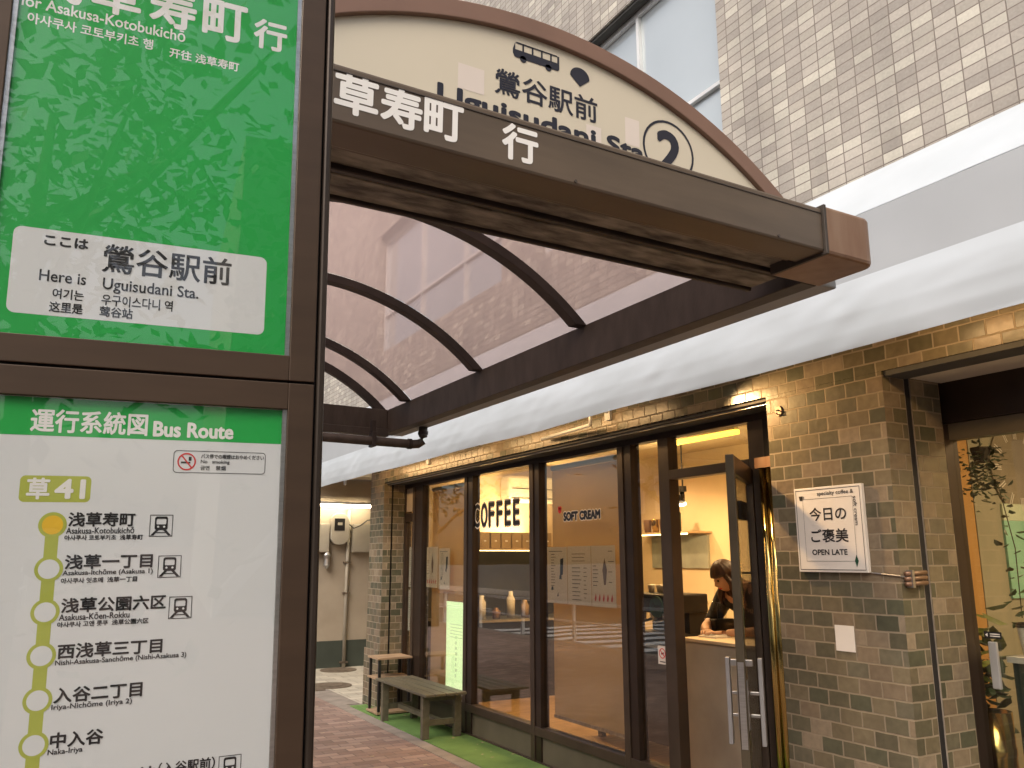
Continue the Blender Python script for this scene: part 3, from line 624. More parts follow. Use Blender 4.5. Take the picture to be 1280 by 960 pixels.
for a, b in ((0.0, 0.05), (0.20, 0.235), (0.40, 0.435), (0.60, 0.635), (0.80, 0.835), (0.955, 1.0)): t.poly([bp(a, 0.55), bp(b, 0.55), bp(b, 0.96), bp(a + (0.05 if a == 0 else 0), 0.96)])
t.poly([bp(0.05, 0.92), bp(0.97, 0.92), bp(0.95, 1.0), bp(0.08, 1.0)])
for u in (0.22, 0.76): t.disc(*bp(u, 0.10), 0.0115)
fx, fz = ax(1.416), az(3.118, 1.4)
t.poly([(fx, fz - 0.028)] + [(fx + 0.037 * math.cos(R(a)), fz + 0.006 + 0.033 * math.sin(R(a))) for a in range(-5, 186, 10)])
t.build('bus_symbol', M['navy_ink'], pnl, local=True)
for u0, u1, v0, v1 in ((.97, 1.06, 2.955, 3.04), (1.60, 1.66, 2.93, 3.03), (1.44, 1.50, 2.90, 2.96)):
    t = TX((-2.40, 0.214, -2.55), (1, 0, 0), (0, 0, 1), (0, -1, 0), 0.0006)
    t.rect(ax(u0), ax(u1), az(v0, u0), az(v1, u0)); t.build('tape_patch', M['cream_patch'], pnl, local=True)
# side beams, gutter, rear beam
LB = 4.62
for x0, x1 in ((-0.04, 0.04), (LW + 0.0, LW + 0.08)):
    sb('side_beam', 'dark_beam', x0, 0.46 if x0 < -1 else 0.252, -0.005, x1, LB, 0.190)
sb('gutter', 'gutter', 0.042, 0.254, 0.005, 0.155, LB + 0.05, 0.14, bevel=0.008)
sb('rear_beam', 'dark_beam', LW + 0.082, LB - 0.10, 0.0, -0.042, LB - 0.001, 0.190)
sb('rear_rail', 'dark_beam', LW + 0.082, LB - 0.30, -0.06, -0.10, LB - 0.24, -0.002)
for y in (1.70, 2.88, 4.08):
    arc_band('rib', M['rib'], 1.590, 1.640, y - 0.035, y + 0.035, 0.185)
arc_band('rear_arch', M['rib'], 1.575, 1.640, LB - 0.06, LB - 0.01, 0.185)
# roof sheets between the ribs
for y0, y1 in ((0.252, 1.69), (1.71, 2.87), (2.89, 4.07), (4.09, LB + 0.04)):
    a = arc_pts(1.652, 0.17); vs = []; n = len(a)
    for x, z in a: vs += [(x, y0, z), (x, y1, z)]
    MB().add(vs, [(2 * i, 2 * i + 2, 2 * i + 3, 2 * i + 1) for i in range(n - 1)]).build('roof_sheet', M['roof'], S, smooth=True, local=True)
for y in (0.70, LB - 0.3):
    MB().tube([(LW + 0.04, y, -2.53), (LW + 0.04, y, -0.006)], 0.05, 16).build('post', M['dark_beam'], S, smooth=True, local=True)
dp = MB().tube([(LW + 0.1, 4.12, -0.135), (0.02, 4.12, -0.135), (0.065, 4.12, -0.13), (0.095, 4.12, -0.11), (0.105, 4.12, -0.07), (0.105, 4.12, 0.01)], 0.034, 14).build('drain_pipe', M['dark_beam'], S, smooth=True, local=True)
for a, b in (((0.105, 4.12, -0.055), (0.105, 4.12, -0.03)), ((-0.02, 4.12, -0.135), (0.01, 4.12, -0.135))): MB().tube([a, b], 0.040, 14).build('pipe_collar', M['rib'], dp, local=True)
MB().box(-0.315, 4.075, -0.18, -0.285, 4.165, -0.07).box(-0.318, 4.10, -0.07, -0.282, 4.14, 0.02).build('pipe_strap', M['rib'], dp, 0.002, local=True)

# ------------------------------------------------------------------ bus stop sign (its own frame: x along the face, y away from the reader, z up)
G = thing('bus_stop_sign', 'tall bronze bus stop board with green destination panel above a route map', 'bus stop sign')
TS = 1.45
d1, nn, dz = Vector((0.998, -0.054, 0.020)), Vector((0.053, 0.998, 0.020)), Vector((-0.021, -0.019, 1.0))
org = Vector((0, 0, 1.55)) + (d1 * 0.207 + nn * 1.0 + dz * 0.216) * TS
rot = Matrix((d1, nn, dz)).transposed().to_quaternion()
G.rotation_mode = 'QUATERNION'; G.rotation_quaternion = rot; G.location = org
q = TS / 1000.0
def gb(name, mat, x0, x1, z0, z1, y0, y1, bevel=0.002, parent=None): return MB().box(x0 * q, y0 * q, z0 * q, x1 * q, y1 * q, z1 * q).build(name, M[mat], parent or G, bevel, local=True)
def frame4(name, mat, x0, x1, z0, z1, gx0, gx1, gz0, gz1, y0, y1):
    m = MB()
    for a, b, c, d in ((x0, gx0, z0, z1), (gx1, x1, z0, z1), (gx0, gx1, z0, gz0), (gx0, gx1, gz1, z1)): m.box(a * q, y0 * q, c * q, b * q, y1 * q, d * q)
    return m.build(name, M[mat], G, 0.0015, local=True)
PX0, PX1 = -333, -15
frame4('upper_frame', 'sign_frame', -362, 15.5, -30.5, 640, PX0, PX1, 0, 612, -6, 60)
frame4('lower_frame', 'sign_frame', -362, 15.5, -860, -33.5, PX0, PX1, -830, -65, -6, 60)
gb('gap_strip', 'black_gap', -360, 14, -33.5, -30.5, 0, 58, 0)
gb('side_gap', 'black_gap', 15.5, 18.2, -860, 640, 2, 58, 0)
gb('post', 'sign_post', 18.2, 27.5, -1245, 700, -8, 62, 0.004)
gb('post', 'sign_post', -375, -364, -1245, 700, -8, 62, 0.004)
gb('foot_plate', 'sign_post', -380, 32, -1262, -1243, -40, 100, 0.004)
gp = gb('destination_panel', 'green', PX0, PX1, 0, 612, 2, 10, 0)
rp_ = gb('route_panel', 'print_white', PX0, PX1, -830, -65, 2, 10, 0)
for nm, z0, z1 in (('cover_glass', 0, 612), ('cover_glass', -830, -65)):
    gb(nm, 'sign_glass', PX0 + 0.3, PX1 - 0.3, z0 + .3, z1 - .3, -2.6, -1.4, 0)
    m = MB()
    for a, b in ((PX1 - 5, PX1 - 0.2), (PX0 + 0.2, PX0 + 5)): m.box(a * q, -1.2 * q, z0 * q, b * q, 1.9 * q, z1 * q)
    m.build('glass_bead', M['steel'], G, local=True)
def gtx(lift=0.0004): return TX((0, 2 * q, 0), (q, 0, 0), (0, 0, q), (0, -1, 0), lift * 0.6)
t = gtx()
for ch, a in (('浅', -317), ('草', -255), ('寿', -193), ('町', -133)): t.text(ch, a, a + 50, 396, 446, 1.5)
t.text('行', -72, -33, 397, 436, 1.2)
t.text('for Asakusa-Kotobukichō', -326, -153, 379.5, 394, 0.25)
t.text('아사쿠사 코토부키초 행', -318, -188, 360, 373, 0.25); t.text('开往 浅草寿町', -169, -89, 356.5, 368.5, 0.25)
t.build('lettering', M['white_ink'], gp, local=True)
t = gtx(0.0003); t.rrect(-311, -45, 24, 120.5, 8); lab = t.build('name_label', M['print_white'], gp, local=True)
t = gtx(0.0010)
t.text('ここは', -281, -239, 103, 114, 0.6); t.text('鶯谷駅前', -223, -86, 80, 112.5, 0.5, res=4)
t.text('Here is', -283, -238, 62, 74.5, 0.2); t.text('Uguisudani Sta.', -221, -121, 56, 73, 0.2)
t.text('여기는', -269, -239, 43.5, 55, 0.2); t.text('우구이스다니 역', -221, -148, 41.5, 54, 0.2)
t.text('这里是', -271, -239, 28.5, 40, 0.25); t.text('莺谷站', -222, -189, 28.5, 40, 0.25)
t.build('lettering', M['ink'], gp, local=True)
# route panel
t = gtx(0.0003); t.rect(PX0, PX1, -106, -65.5); t.build('header_band', M['green'], rp_, local=True)
t = gtx(0.0010); t.text('運行系統図', -278, -166, -102, -78, 0.6); t.text('Bus Route', -159, -75, -102, -86, 0.8)
t.text('草', -276, -256, -172, -151, 0.7); t.text('41', -250, -223, -171, -152, 1.0)
t.build('white_lettering', M['white_ink'], rp_, local=True)
t = gtx(0.0003); t.rrect(-283, -217, -175.5, -148, 5); t.rect(-256, -243.5, -830, -199)
CZ = [-199, -244, -287, -330, -373, -415.5, -459, -502, -545, -588]
for k, z in enumerate(CZ): t.disc(-250, z, 13.2, 0.0002 + 0.00002 * k)
t.build('route_line', M['olive'], rp_, local=True)
t = gtx(0.0009)
for z in CZ[1:]: t.disc(-250, z, 9.8)
t.build('stop_circle', M['print_white'], rp_, local=True)
t = gtx(0.0009); t.disc(-250, CZ[0], 9.8); t.build('terminus_circle', M['yellow_ink'], rp_, local=True)
t = gtx(0.0010)
def stop(z, name, u1, rom, r1, sub=None, s1=0):
    t.text(name, -235.5, u1, z - 1.5, z + 12.8, 0.45, res=4); t.text(rom, -237, r1, z - 9.2, z - 2.6 + (0 if ('(' in rom) else 0), 0.12)
    if sub: t.text(sub, -238, s1, z - 16, z - 10.6, 0.16)
stop(-199, '浅草寿町', -172, 'Asakusa-Kotobukichō', -172, '아사쿠사 코토부키초  浅草寿町', -163)
stop(-243, '浅草一丁目', -152, 'Asakusa-Itchōme (Asakusa 1)', -151, '아사쿠사 잇초메  浅草一丁目', -166)
stop(-287, '浅草公園六区', -136, 'Asakusa-Kōen-Rokku', -171, '아사쿠사 고엔 롯쿠  浅草公園六区', -152)
stop(-332.5, '西浅草三丁目', -137, 'Nishi-Asakusa-Sanchōme (Nishi-Asakusa 3)', -112)
stop(-375.5, '入谷二丁目', -154, 'Iriya-Nichōme (Iriya 2)', -163)
stop(-418.5, '中入谷', -188, 'Naka-Iriya', -206)
t.text('入谷鬼子母神', -235, -137, -463, -448, 0.45); t.text('（入谷駅前）', -133, -77, -458, -446, 0.3)
t.text('バス停での喫煙はおやめください', -108, -39, -125.5, -120.3, 0.1); t.text('No   smoking', -108, -77, -132, -127, 0.1); t.text('금연    禁烟', -108, -81, -138.5, -133.5, 0.1)
t.ring(rr(-137, -37, -142, -117, 4), rr(-136.4, -37.6, -141.4, -117.6, 3.6))
def train(u0, z0, s):
    P = lambda a, b: (u0 + a * s, z0 + b * s)
    t.ring([P(0, 0), P(1, 0), P(1, 1), P(0, 1)], [P(.03, .03), P(.97, .03), P(.97, .97), P(.03, .97)])
    t.ring([P(*c) for c in rr(.22, .78, .30, .92, .10)], [P(*c) for c in rr(.29, .71, .55, .82, .06)])
    t.poly([P(.28, .33), P(.72, .33), P(.72, .56), P(.28, .56)], 0.00003)
    for a, b in ((.36, .12), (.64, .88)): t.poly([P(a - .07, .32), P(a + .07, .32), P(b + .07, .05), P(b - .07, .05)], 0.00002)
    t.rect(u0 + .26 * s, u0 + .74 * s, z0 + .16 * s, z0 + .20 * s, 0.00004)
for u, z in ((-157, -212), (-146, -256), (-132.5, -300), (-73, -470)): train(u, z, 23.5)
t.build('lettering', M['ink'], rp_, local=True)
t = gtx(0.0014)
for u, z in ((-157, -212), (-146, -256), (-132.5, -300), (-73, -470)):
    for a in (.37, .63): t.disc(u + a * 23.5, z + .45 * 23.5, 1.1)
t.build('train_lamp', M['print_white'], rp_, local=True)
t = gtx(0.0010); t.circ(-123, -129.5, 8.2, 9.8); t.poly([(-129.4, -122.8), (-128.2, -121.8), (-116.6, -136.2), (-117.8, -137.2)]); t.build('prohibition_ring', M['red_ink'], rp_, local=True)
t = gtx(0.0008); t.rect(-129, -119, -131.5, -129.5); t.rect(-121, -118, -128.5, -124); t.build('cigarette_mark', M['ink'], rp_, local=True)

# ------------------------------------------------------------------ bench, rack, posters, signs
bn = thing('bench', 'olive brown slatted wooden bench on the turf under the shop window', 'bench', (3.25, 7.65, 0.012))
for i in range(4):
    x0 = 3.045 + i * 0.102; bx('seat_slat', M['bench'], bn, x0, 7.02, 0.378, x0 + 0.094, 8.27, 0.400, bevel=0.003)
for x, y in ((3.075, 7.14), (3.075, 8.13), (3.385, 7.14), (3.385, 8.13)):
    bx('leg', M['bench'], bn, x, y, 0.012, x + 0.065, y + 0.05, 0.376, bevel=0.003)
for y in (7.15, 8.14):
    bx('end_rail', M['bench'], bn, 3.141, y, 0.12, 3.384, y + 0.035, 0.17, bevel=0.002)
    bx('end_apron', M['bench'], bn, 3.141, y, 0.325, 3.384, y + 0.035, 0.376, bevel=0.002)
bx('stretcher', M['bench'], bn, 3.235, 7.186, 0.125, 3.285, 8.139, 0.165, bevel=0.002)
rk = thing('rack', 'slim open rack with black posts and pale wood shelves behind the bench', 'rack', (3.32, 8.6, 0.012))
for z in (0.56, 0.365, 0.035): bx('shelf', M['wood'], rk, 3.125, 8.42, z - 0.012, 3.50, 8.74, z + 0.008, bevel=0.002)
for x, y in ((3.14, 8.435), (3.14, 8.70), (3.46, 8.435), (3.46, 8.70)): bx('post', M['black'], rk, x, y, 0.012, x + 0.025, y + 0.025, 0.546)

def poster(label, y0, y1, z0, z1, marks, x=3.592, mat='paper', group='posters taped inside the shop window'):
    p = tag(MB().box(x, y1, z0, x + 0.0015, y0, z1).build('poster', M[mat]), label, 'poster', group)
    for nm, mt, fn in marks:
        t = TX((x, 0, 0), (0, -(y0 - y1), 0), (0, 0, z1 - z0), NX, 0.0009); t.o = Vector((x, y0, z0)); fn(t); t.build(nm, M[mt], p)
    return p
rnd = random.Random(3)
def lines(n, a, b, v0, v1, h=0.008):
    def f(t):
        for k in range(n):
            v = v0 + (v1 - v0) * k / max(1, n - 1); e = rnd.uniform(0.55, 1.0); t.rect(a, a + (b - a) * e, v, v + h)
    return f
def both(*fs):
    def f(t):
        for g in fs: g(t)
    return f
def cone(t):
    t.poly([(0.52, 0.36), (0.60, 0.36), (0.66, 0.60), (0.56, 0.80), (0.47, 0.60)])
def cups(t):
    for k in range(5):
        u = 0.12 + 0.17 * k; t.poly([(u, 0.10), (u + .05, 0.09), (u + .08, 0.15), (u + .05, 0.22), (u, 0.14)])
def blob(t):
    t.poly([(0.66, 0.50), (0.80, 0.50), (0.84, 0.80), (0.68, 0.78)]); t.poly([(0.62, 0.43), (0.74, 0.42), (0.74, 0.50), (0.64, 0.50)]); t.poly([(0.2, 0.22), (0.32, 0.23), (0.31, 0.29), (0.22, 0.29)]); t.poly([(0.5, 0.12), (0.58, 0.12), (0.56, 0.2)])
    t.rect(0.10, 0.78, 0.915, 0.925)
poster('paper poster with dark cup drawings, nearest the clear pane of the blind window', 5.871, 5.582, 1.214, 1.646, (('drawing', 'ink', blob), ('print', 'iron', lines(12, .2, .45, .30, .86, .012))))
poster('narrow paper menu list between two posters on the blind window', 5.571, 5.255, 1.212, 1.648, (('print', 'iron', both(lines(9, .2, .62, .08, .62, .014), lines(8, .7, .85, .12, .62, .012), lines(3, .2, .8, .74, .86, .01))),))
poster('paper poster showing a tall soft ice cream, nearest the door', 5.245, 4.945, 1.210, 1.647, (('ice_cream', 'copper', cone), ('small_cups', 'red_ink', cups), ('print', 'iron', both(lines(6, .06, .3, .34, .66, .012), lines(4, .72, .95, .40, .90, .012)))))
poster('paper poster showing a soft ice cream behind the bench window', 8.322, 8.03, 1.267, 1.68, (('ice_cream', 'copper', cone), ('small_cups', 'red_ink', cups), ('print', 'iron', lines(6, .06, .3, .34, .66, .012))))
poster('paper poster with dark cup drawings above the lit board', 7.998, 7.735, 1.26, 1.662, (('drawing', 'ink', blob), ('print', 'iron', lines(12, .2, .45, .30, .86, .012))))
poster('white notice sheet, upper of two in the narrow side pane by the brick pier', 8.765, 8.585, 1.258, 1.685, (('print', 'iron', lines(18, .15, .85, .06, .9, .010)),), 3.58, 'paper_white', 'notices in the narrow pane')
poster('white notice sheet, lower of two in the narrow side pane by the brick pier', 8.765, 8.585, 0.80, 1.228, (('print', 'iron', lines(18, .15, .85, .06, .9, .010)),), 3.58, 'paper_white', 'notices in the narrow pane')
lb = thing('lit_board', 'bright pale green lit notice board standing inside the window behind the bench', 'notice board', (3.60, 7.53, 0.30))
bx('board_face', M['lightbox'], lb, 3.590, 7.285, 0.325, 3.596, 7.79, 1.145)
bx('board_body', M['paper_white'], lb, 3.597, 7.283, 0.30, 3.625, 7.792, 1.147)
M['pale_print'] = pm('pale_green_print', (0.45, 0.60, 0.30), 0.6, 0, 0.1)
t = TX((3.590, 0, 0), UY, VZ, NX, 0.0009)
for k in range(5): t.rect(-7.70, -7.70 + rnd.uniform(.25, .36), 0.93 - k * .03, 0.938 - k * .03)
for k in range(8): t.rect(-7.58, -7.56 + rnd.uniform(0, .03), 0.80 - k * .05, 0.83 - k * .05)
t.build('print', emit('lit_print', (0.62, 0.80, 0.42), 0.62), lb)
ws = thing('shop_sign', 'square white shop sign reading OPEN LATE hung on the brick pier', 'sign', (XF, 2.776, 1.487))
bd = bx('board', M['paper_white'], ws, XF - 0.022, 2.577, 1.487, XF - 0.002, 2.975, 1.889, bevel=0.002)
t = TX((XF - 0.022, 2.975, 1.487), (0, -0.398, 0), (0, 0, 0.402), NX, 0.0010)
for a, b, c, d, w in ((.025, .975, .025, .975, .007), (.13, .865, .125, .865, .0035)):
    t.ring([(a, c), (b, c), (b, d), (a, d)], [(a + w, c + w), (b - w, c + w), (b - w, d - w), (a + w, d - w)])
t.text('今日の', .225, .76, .60, .755, 0.003, res=4); t.text('ご褒美', .225, .765, .345, .50, 0.003, res=4); t.text('OPEN LATE', .225, .735, .20, .262, 0.0025)
t.text('specialty coffee &', .36, .885, .885, .945, 0.001); t.text('soft cream', .875, .925, .53, .86, 0.001, rot=True)
t.poly([(.075, .905), (.135, .905), (.125, .85), (.085, .85)]); t.circ(.14, .885, .008, .016)
t.build('lettering', M['ink'], bd)
M['leaf_ink'] = pm('dark_green_ink', (0.01, 0.08, 0.04), 0.5)
t = TX((XF - 0.022, 2.975, 1.487), (0, -0.398, 0), (0, 0, 0.402), NX, 0.0022); t.poly([(.855, .06), (.885, .13), (.86, .20), (.832, .13)]); t.build('leaf_mark', M['leaf_ink'], bd)
tag(bx('paper_square', M['paper_white'], None, XF - 0.004, 2.699, 1.132, XF - 0.001, 2.805, 1.247), 'small blank paper square stuck low on the brick pier', 'sticker')
hk = thing('cable_clip', 'tarnished metal pipe clamp at the corner of the brick pier beside the sign', 'pipe clamp', (3.34, 2.42, 1.45))
for k in range(3): MB().tube([(3.30, 2.415, 1.44 + k * .022), (3.44, 2.415, 1.445 + k * .022)], 0.010, 10).build('pipe_stub', M['copper'], hk, smooth=True)
MB().box(3.325, 2.400, 1.425, 3.34, 2.431, 1.50).tube([(XF - 0.004, 2.577, 1.487), (XF - 0.005, 2.43, 1.475), (3.31, 2.42, 1.47)], 0.003, 6).build('bracket', M['steel'], hk)
wl = thing('wall_hook', 'small tarnished round hook plate on the top corner of the brick pier', 'hook', (XF, 3.06, 2.30))
MB().prism([(XF - 0.001, 3.055 + .024 * math.cos(R(a)), 2.30 + .028 * math.sin(R(a))) for a in range(0, 360, 20)], (-0.006, 0, 0)).build('plate', M['copper'], wl, 0.002)
MB().tube([(XF - .006, 3.055, 2.306), (XF - .02, 3.055, 2.300), (XF - .022, 3.055, 2.288), (XF - .010, 3.055, 2.281)], 0.004, 8).build('hook', M['steel'], wl, smooth=True)

# ------------------------------------------------------------------ shop interior
def lamp(name, kind, loc, energy, c=(1.0, 0.70, 0.38), size=0.3, spot=None, aim=None, parent=None):
    L = bpy.data.lights.new(name, kind); L.energy = energy; L.color = c
    o = bpy.data.objects.new(name, L); col.objects.link(o); o.location = loc
    if kind == 'AREA': L.size = size
    else: L.shadow_soft_size = size
    if kind == 'SPOT': L.spot_size = R(spot); L.spot_blend = 0.6
    if aim: o.rotation_euler = (Vector(loc) - Vector(aim)).to_track_quat('Z', 'Y').to_euler()
    return o
ct = thing('counter', 'grey concrete service counter just inside the open door', 'counter', (4.3, 4.3, 0.03))
bx('front', M['concrete'], ct, 4.10, 3.45, 0.03, 4.52, 4.85, 0.975, bevel=0.004)
bx('worktop', M['wall_in'], ct, 4.085, 3.44, 0.977, 4.54, 4.862, 1.0, bevel=0.004)
for nm_, loc_, aim_, e_ in (('shelf_glow', (5.0, 8.9, 1.95), (5.0, 9.3, 2.9), 26), ('added_ceiling_fill', (4.9, 6.3, 2.25), (4.9, 6.3, 3.0), 30)):  # second light has no fixture: added to brighten the ceiling like bounced light
    lamp(nm_, 'AREA', loc_, e_, (1.0, 0.66, 0.28), 0.6, aim=aim_)
bk = thing('work_cabinet', 'black equipment cabinet carrying the coffee grinder by the side window', 'cabinet', (4.6, 5.7, 0.03))
bx('body', M['black'], bk, 4.40, 5.20, 0.13, 4.95, 6.5, 0.85); bx('worktop', M['steel'], bk, 4.38, 5.18, 0.852, 4.97, 6.52, 0.875)
for y in (5.25, 6.4): bx('foot', M['black'], bk, 4.45, y, 0.03, 4.5, y + 0.05, 0.129)
mc = thing('coffee_machine', 'black coffee machine with a round teal badge on the cabinet', 'coffee machine', (4.6, 5.65, 0.876))
bx('body', M['black'], mc, 4.44, 5.42, 0.876, 4.85, 5.92, 0.96, bevel=0.01); bx('head', M['black'], mc, 4.42, 5.40, 1.12, 4.85, 5.92, 1.27, bevel=0.012)
bx('back', M['black'], mc, 4.66, 5.42, 0.961, 4.85, 5.90, 1.119)
for y in (5.52, 5.68, 5.82): MB().tube([(4.50, y, 1.06), (4.50, y, 1.119)], 0.03).tube([(4.50, y, 1.07), (4.38, y, 1.05)], 0.011).build('group_head', M['steel'], mc)
bdg = MB().prism([(4.41, 5.52 + 0.085 * math.cos(R(a)), 1.17 + 0.085 * math.sin(R(a))) for a in range(0, 360, 15)], (-0.008, 0, 0)).build('badge', M['teal'], mc)
TX((4.402, 0, 0), UY, VZ, NX, 0.001).text('Open', -5.575, -5.465, 1.14, 1.20, 0.002).build('lettering', M['ink'], bdg)
for k in range(5): MB().lathe((4.60 + 0.02 * (k % 2), 5.46 + k * 0.09, 1.272), [(0.022, 0), (0.035, 0.06), (0.035, 0.065)], 12).build('warming_cup', M['paper_white'], mc, smooth=True)
gr = thing('coffee_grinder', 'tall black coffee grinder standing between the machine and the counter', 'coffee grinder', (4.6, 5.05, 0.876))
bx('table', M['black'], gr, 4.45, 4.90, 0.03, 4.85, 5.17, 0.874)
bx('body', M['black'], gr, 4.55, 5.0, 0.876, 4.75, 5.13, 1.10, bevel=0.01); MB().lathe((4.65, 5.06, 1.10), [(0.05, 0), (0.085, 0.12), (0.085, 0.13)], 16).build('hopper', M['glass_clear'], gr, smooth=True)
MB().tube([(4.55, 5.06, 1.03), (4.47, 5.06, 1.02)], 0.02).build('spout', M['steel'], gr)
MB().tube([(4.56, 4.985, 0.876), (4.56, 4.985, 1.22), (4.75, 4.985, 1.22), (4.75, 4.985, 0.876)], 0.008, 8).build('rail', M['black'], gr)
sn = thing('acrylic_screen', 'clear acrylic counter screen with a dark top edge beside the barista', 'screen', (4.5, 4.9, 1.0))
MB().box(4.60, 4.42, 1.005, 4.604, 5.05, 1.44).build('sheet', M['glass_clear'], sn); bx('top_edge', M['dark_frame'], sn, 4.592, 4.42, 1.44, 4.612, 5.05, 1.455)
mn = thing('menu_card', 'slanted paper menu card standing on the counter behind the door glass', 'menu card', (4.2, 3.75, 1.0))
MB().obox((4.16, 3.93, 1.0), (0.07, 0, 0.26), (0, -0.22, 0), (0.003, 0, 0)).build('card', M['paper_white'], mn)
M['shade'] = M['black']
sp = thing('spotlight', 'small black ceiling spotlight pointing down at the warm back wall', 'spotlight', (5.0, 5.86, 2.72))
MB().tube([(5.0, 5.83, 2.72), (5.0, 5.83, 2.17)], 0.008).lathe((5.0, 5.83, 2.14), [(0.035, 0), (0.035, 0.05)], 14).build('stem', M['black'], sp)
MB().tube([(5.0, 5.86, 2.14), (5.03, 5.89, 2.05)], 0.034, 14).build('can', M['black'], sp, smooth=True)
MB().tube([(5.031, 5.891, 2.048), (5.036, 5.896, 2.028)], 0.040, 14).build('lens', M['bulb'], sp, smooth=True)
lamp('spot_glow', 'SPOT', (5.05, 5.91, 2.0), 90, (1.0, 0.66, 0.28), 0.03, 95, (6.2, 6.6, 1.2))
st = thing('strip_light', 'long glowing yellow strip light under the ceiling behind the transom', 'strip light', (5.2, 5.6, 2.70))
bx('tube', M['strip_light'], st, 4.93, 5.06, 2.56, 4.98, 6.0, 2.60, bevel=0.008); bx('housing', M['ceil_in'], st, 4.935, 5.08, 2.602, 4.975, 5.98, 2.719)
for k, (x, y) in enumerate(((4.5, 4.2), (4.6, 5.6), (4.5, 7.0), (4.6, 8.2), (5.5, 4.6), (5.5, 7.4))):
    dl = thing('downlight', ['downlight in the ceiling above the counter', 'downlight in the ceiling above the coffee machine', 'downlight in the ceiling behind the clear pane', 'downlight in the ceiling at the far end of the shop', 'downlight in the ceiling near the back wall by the barista', 'downlight in the ceiling near the back wall behind the lettering'][k], 'downlight', (x, y, 2.72), 'round ceiling downlights of the coffee shop')
    MB().lathe((x, y, 2.70), [(0.05, 0), (0.065, 0.019)], 18).build('trim', M['alu'], dl); MB().lathe((x, y, 2.690), [(0.045, 0), (0.045, 0.008)], 18).build('lens', M['bulb'], dl)
    lamp('downlight_glow', 'SPOT', (x, y, 2.68), 45 if k == 0 else 92, (1.0, 0.63, 0.29), 0.05, 150, (x, y, 0))
sh = thing('wall_shelf', 'lit wall shelf at the far end of the shop holding boxes in a row', 'shelf', (4.9, 9.1, 1.68))
bx('board', M['wood'], sh, 4.30, 8.95, 1.66, 5.7, 9.20, 1.68); bx('led_strip', M['led'], sh, 4.32, 8.945, 1.648, 5.68, 8.96, 1.658)
M['kraft'] = pm('kraft_card', (0.34, 0.24, 0.12), 0.7, 0, 0.1)
for k in range(8):
    x = 4.42 + k * 0.145
    b = tag(MB().box(x, 8.98, 1.681, x + 0.125, 9.12, 1.87).build('paper_box', M['kraft'], None, 0.002), 'brown card box in the row on the lit wall shelf', 'box', 'brown boxes on the lit wall shelf')
    MB().box(x + 0.05, 8.977, 1.76, x + 0.08, 8.9795, 1.775).build('box_label', M['paper_white'], b)
bw = thing('back_counter', 'dark work counter along the end wall under the lit shelf of boxes', 'counter', (4.9, 9.0, 0.03))
bx('cabinet', M['black'], bw, 4.0, 8.55, 0.03, 5.9, 9.19, 0.86); bx('worktop', M['steel'], bw, 3.98, 8.53, 0.862, 5.92, 9.19, 0.885); bx('splashback', M['dark_panel'], bw, 3.9, 9.185, 0.887, 6.2, 9.199, 1.64)
for k in range(6):
    x = 4.28 + k * .19; h = (.16, .26, .12, .30, .2, .24)[k]
    tag(MB().lathe((x, 8.75, 0.886), [(.045, 0), (.05, h * .7), (.025, h * .86), (.025, h)], 12).build('jar', M[('steel', 'paper_white', 'copper', 'paper_white', 'wood', 'teal')[k]], None, smooth=True), ('steel jar at the left end of the dark work counter', 'tall white jar second on the dark work counter', 'squat copper jar on the dark work counter', 'tallest white jar on the dark work counter', 'wooden jar on the dark work counter', 'teal jar at the right end of the dark work counter')[k], 'jar', 'jars on the dark work counter')
ac = thing('air_conditioner', 'white wall air conditioner high on the end wall seen through the clear pane', 'air conditioner', (5.0, 9.0, 2.2))
bx('body', M['paper_white'], ac, 4.95, 8.98, 2.24, 5.85, 9.20, 2.56, bevel=0.03)
for z in (2.285, 2.40): bx('louvre', M['dark_soffit'], ac, 5.0, 8.974, z, 5.82, 8.979, z + 0.008)
ps = thing('side_shelf', 'short lit shelf on the back wall with cups and a dark bottle', 'shelf', (5.9, 7.2, 1.72))
bx('board', M['wood'], ps, 5.95, 6.9, 1.82, 6.30, 8.0, 1.84); bx('led_strip', M['led'], ps, 5.945, 6.9, 1.805, 5.96, 8.0, 1.819)
bx('back_panel', pm('grey_panel', (0.30, 0.32, 0.30), 0.5), ps, 6.27, 6.95, 1.45, 6.299, 7.9, 1.80)
for k, y in enumerate((7.72, 7.58, 7.44)):
    tag(MB().lathe((6.08, y, 1.841), [(0.035, 0), (0.05, 0.14), (0.05, 0.15)], 14).build('metal_cup', M['copper' if k != 1 else 'brass'], None, smooth=True), ['copper cup at the left end of the short lit shelf', 'brass cup in the middle of the short lit shelf', 'copper cup next to the dark bottle on the short lit shelf'][k], 'cup', 'metal cups on the short lit shelf')
tag(MB().lathe((6.06, 7.22, 1.841), [(0.07, 0), (0.072, 0.2), (0.04, 0.24), (0.03, 0.29)], 16).build('bottle', M['teal'], None, smooth=True), 'dark blue green bottle on the short lit shelf', 'bottle')
# no-dogs sticker on the side pane
t = TX((3.562, 0, 0), UY, VZ, NX, 0.0012); t.rect(-4.462, -4.373, 0.89, 1.003); stk = t.build('sticker', M['paper_white'], panes['d'])
t = TX((3.562, 0, 0), UY, VZ, NX, 0.0020); t.circ(-4.418, 0.957, .026, .032); t.poly([(-4.440, .972), (-4.435, .977), (-4.396, .942), (-4.401, .937)]); t.build('prohibition_ring', M['red_ink'], panes['d'])
t = TX((3.562, 0, 0), UY, VZ, NX, 0.0016); t.poly([(-4.433, .950), (-4.405, .950), (-4.403, .966), (-4.412, .962), (-4.428, .962)]); t.rect(-4.445, -4.39, .902, .908); t.build('dog_mark', M['ink'], panes['d'])

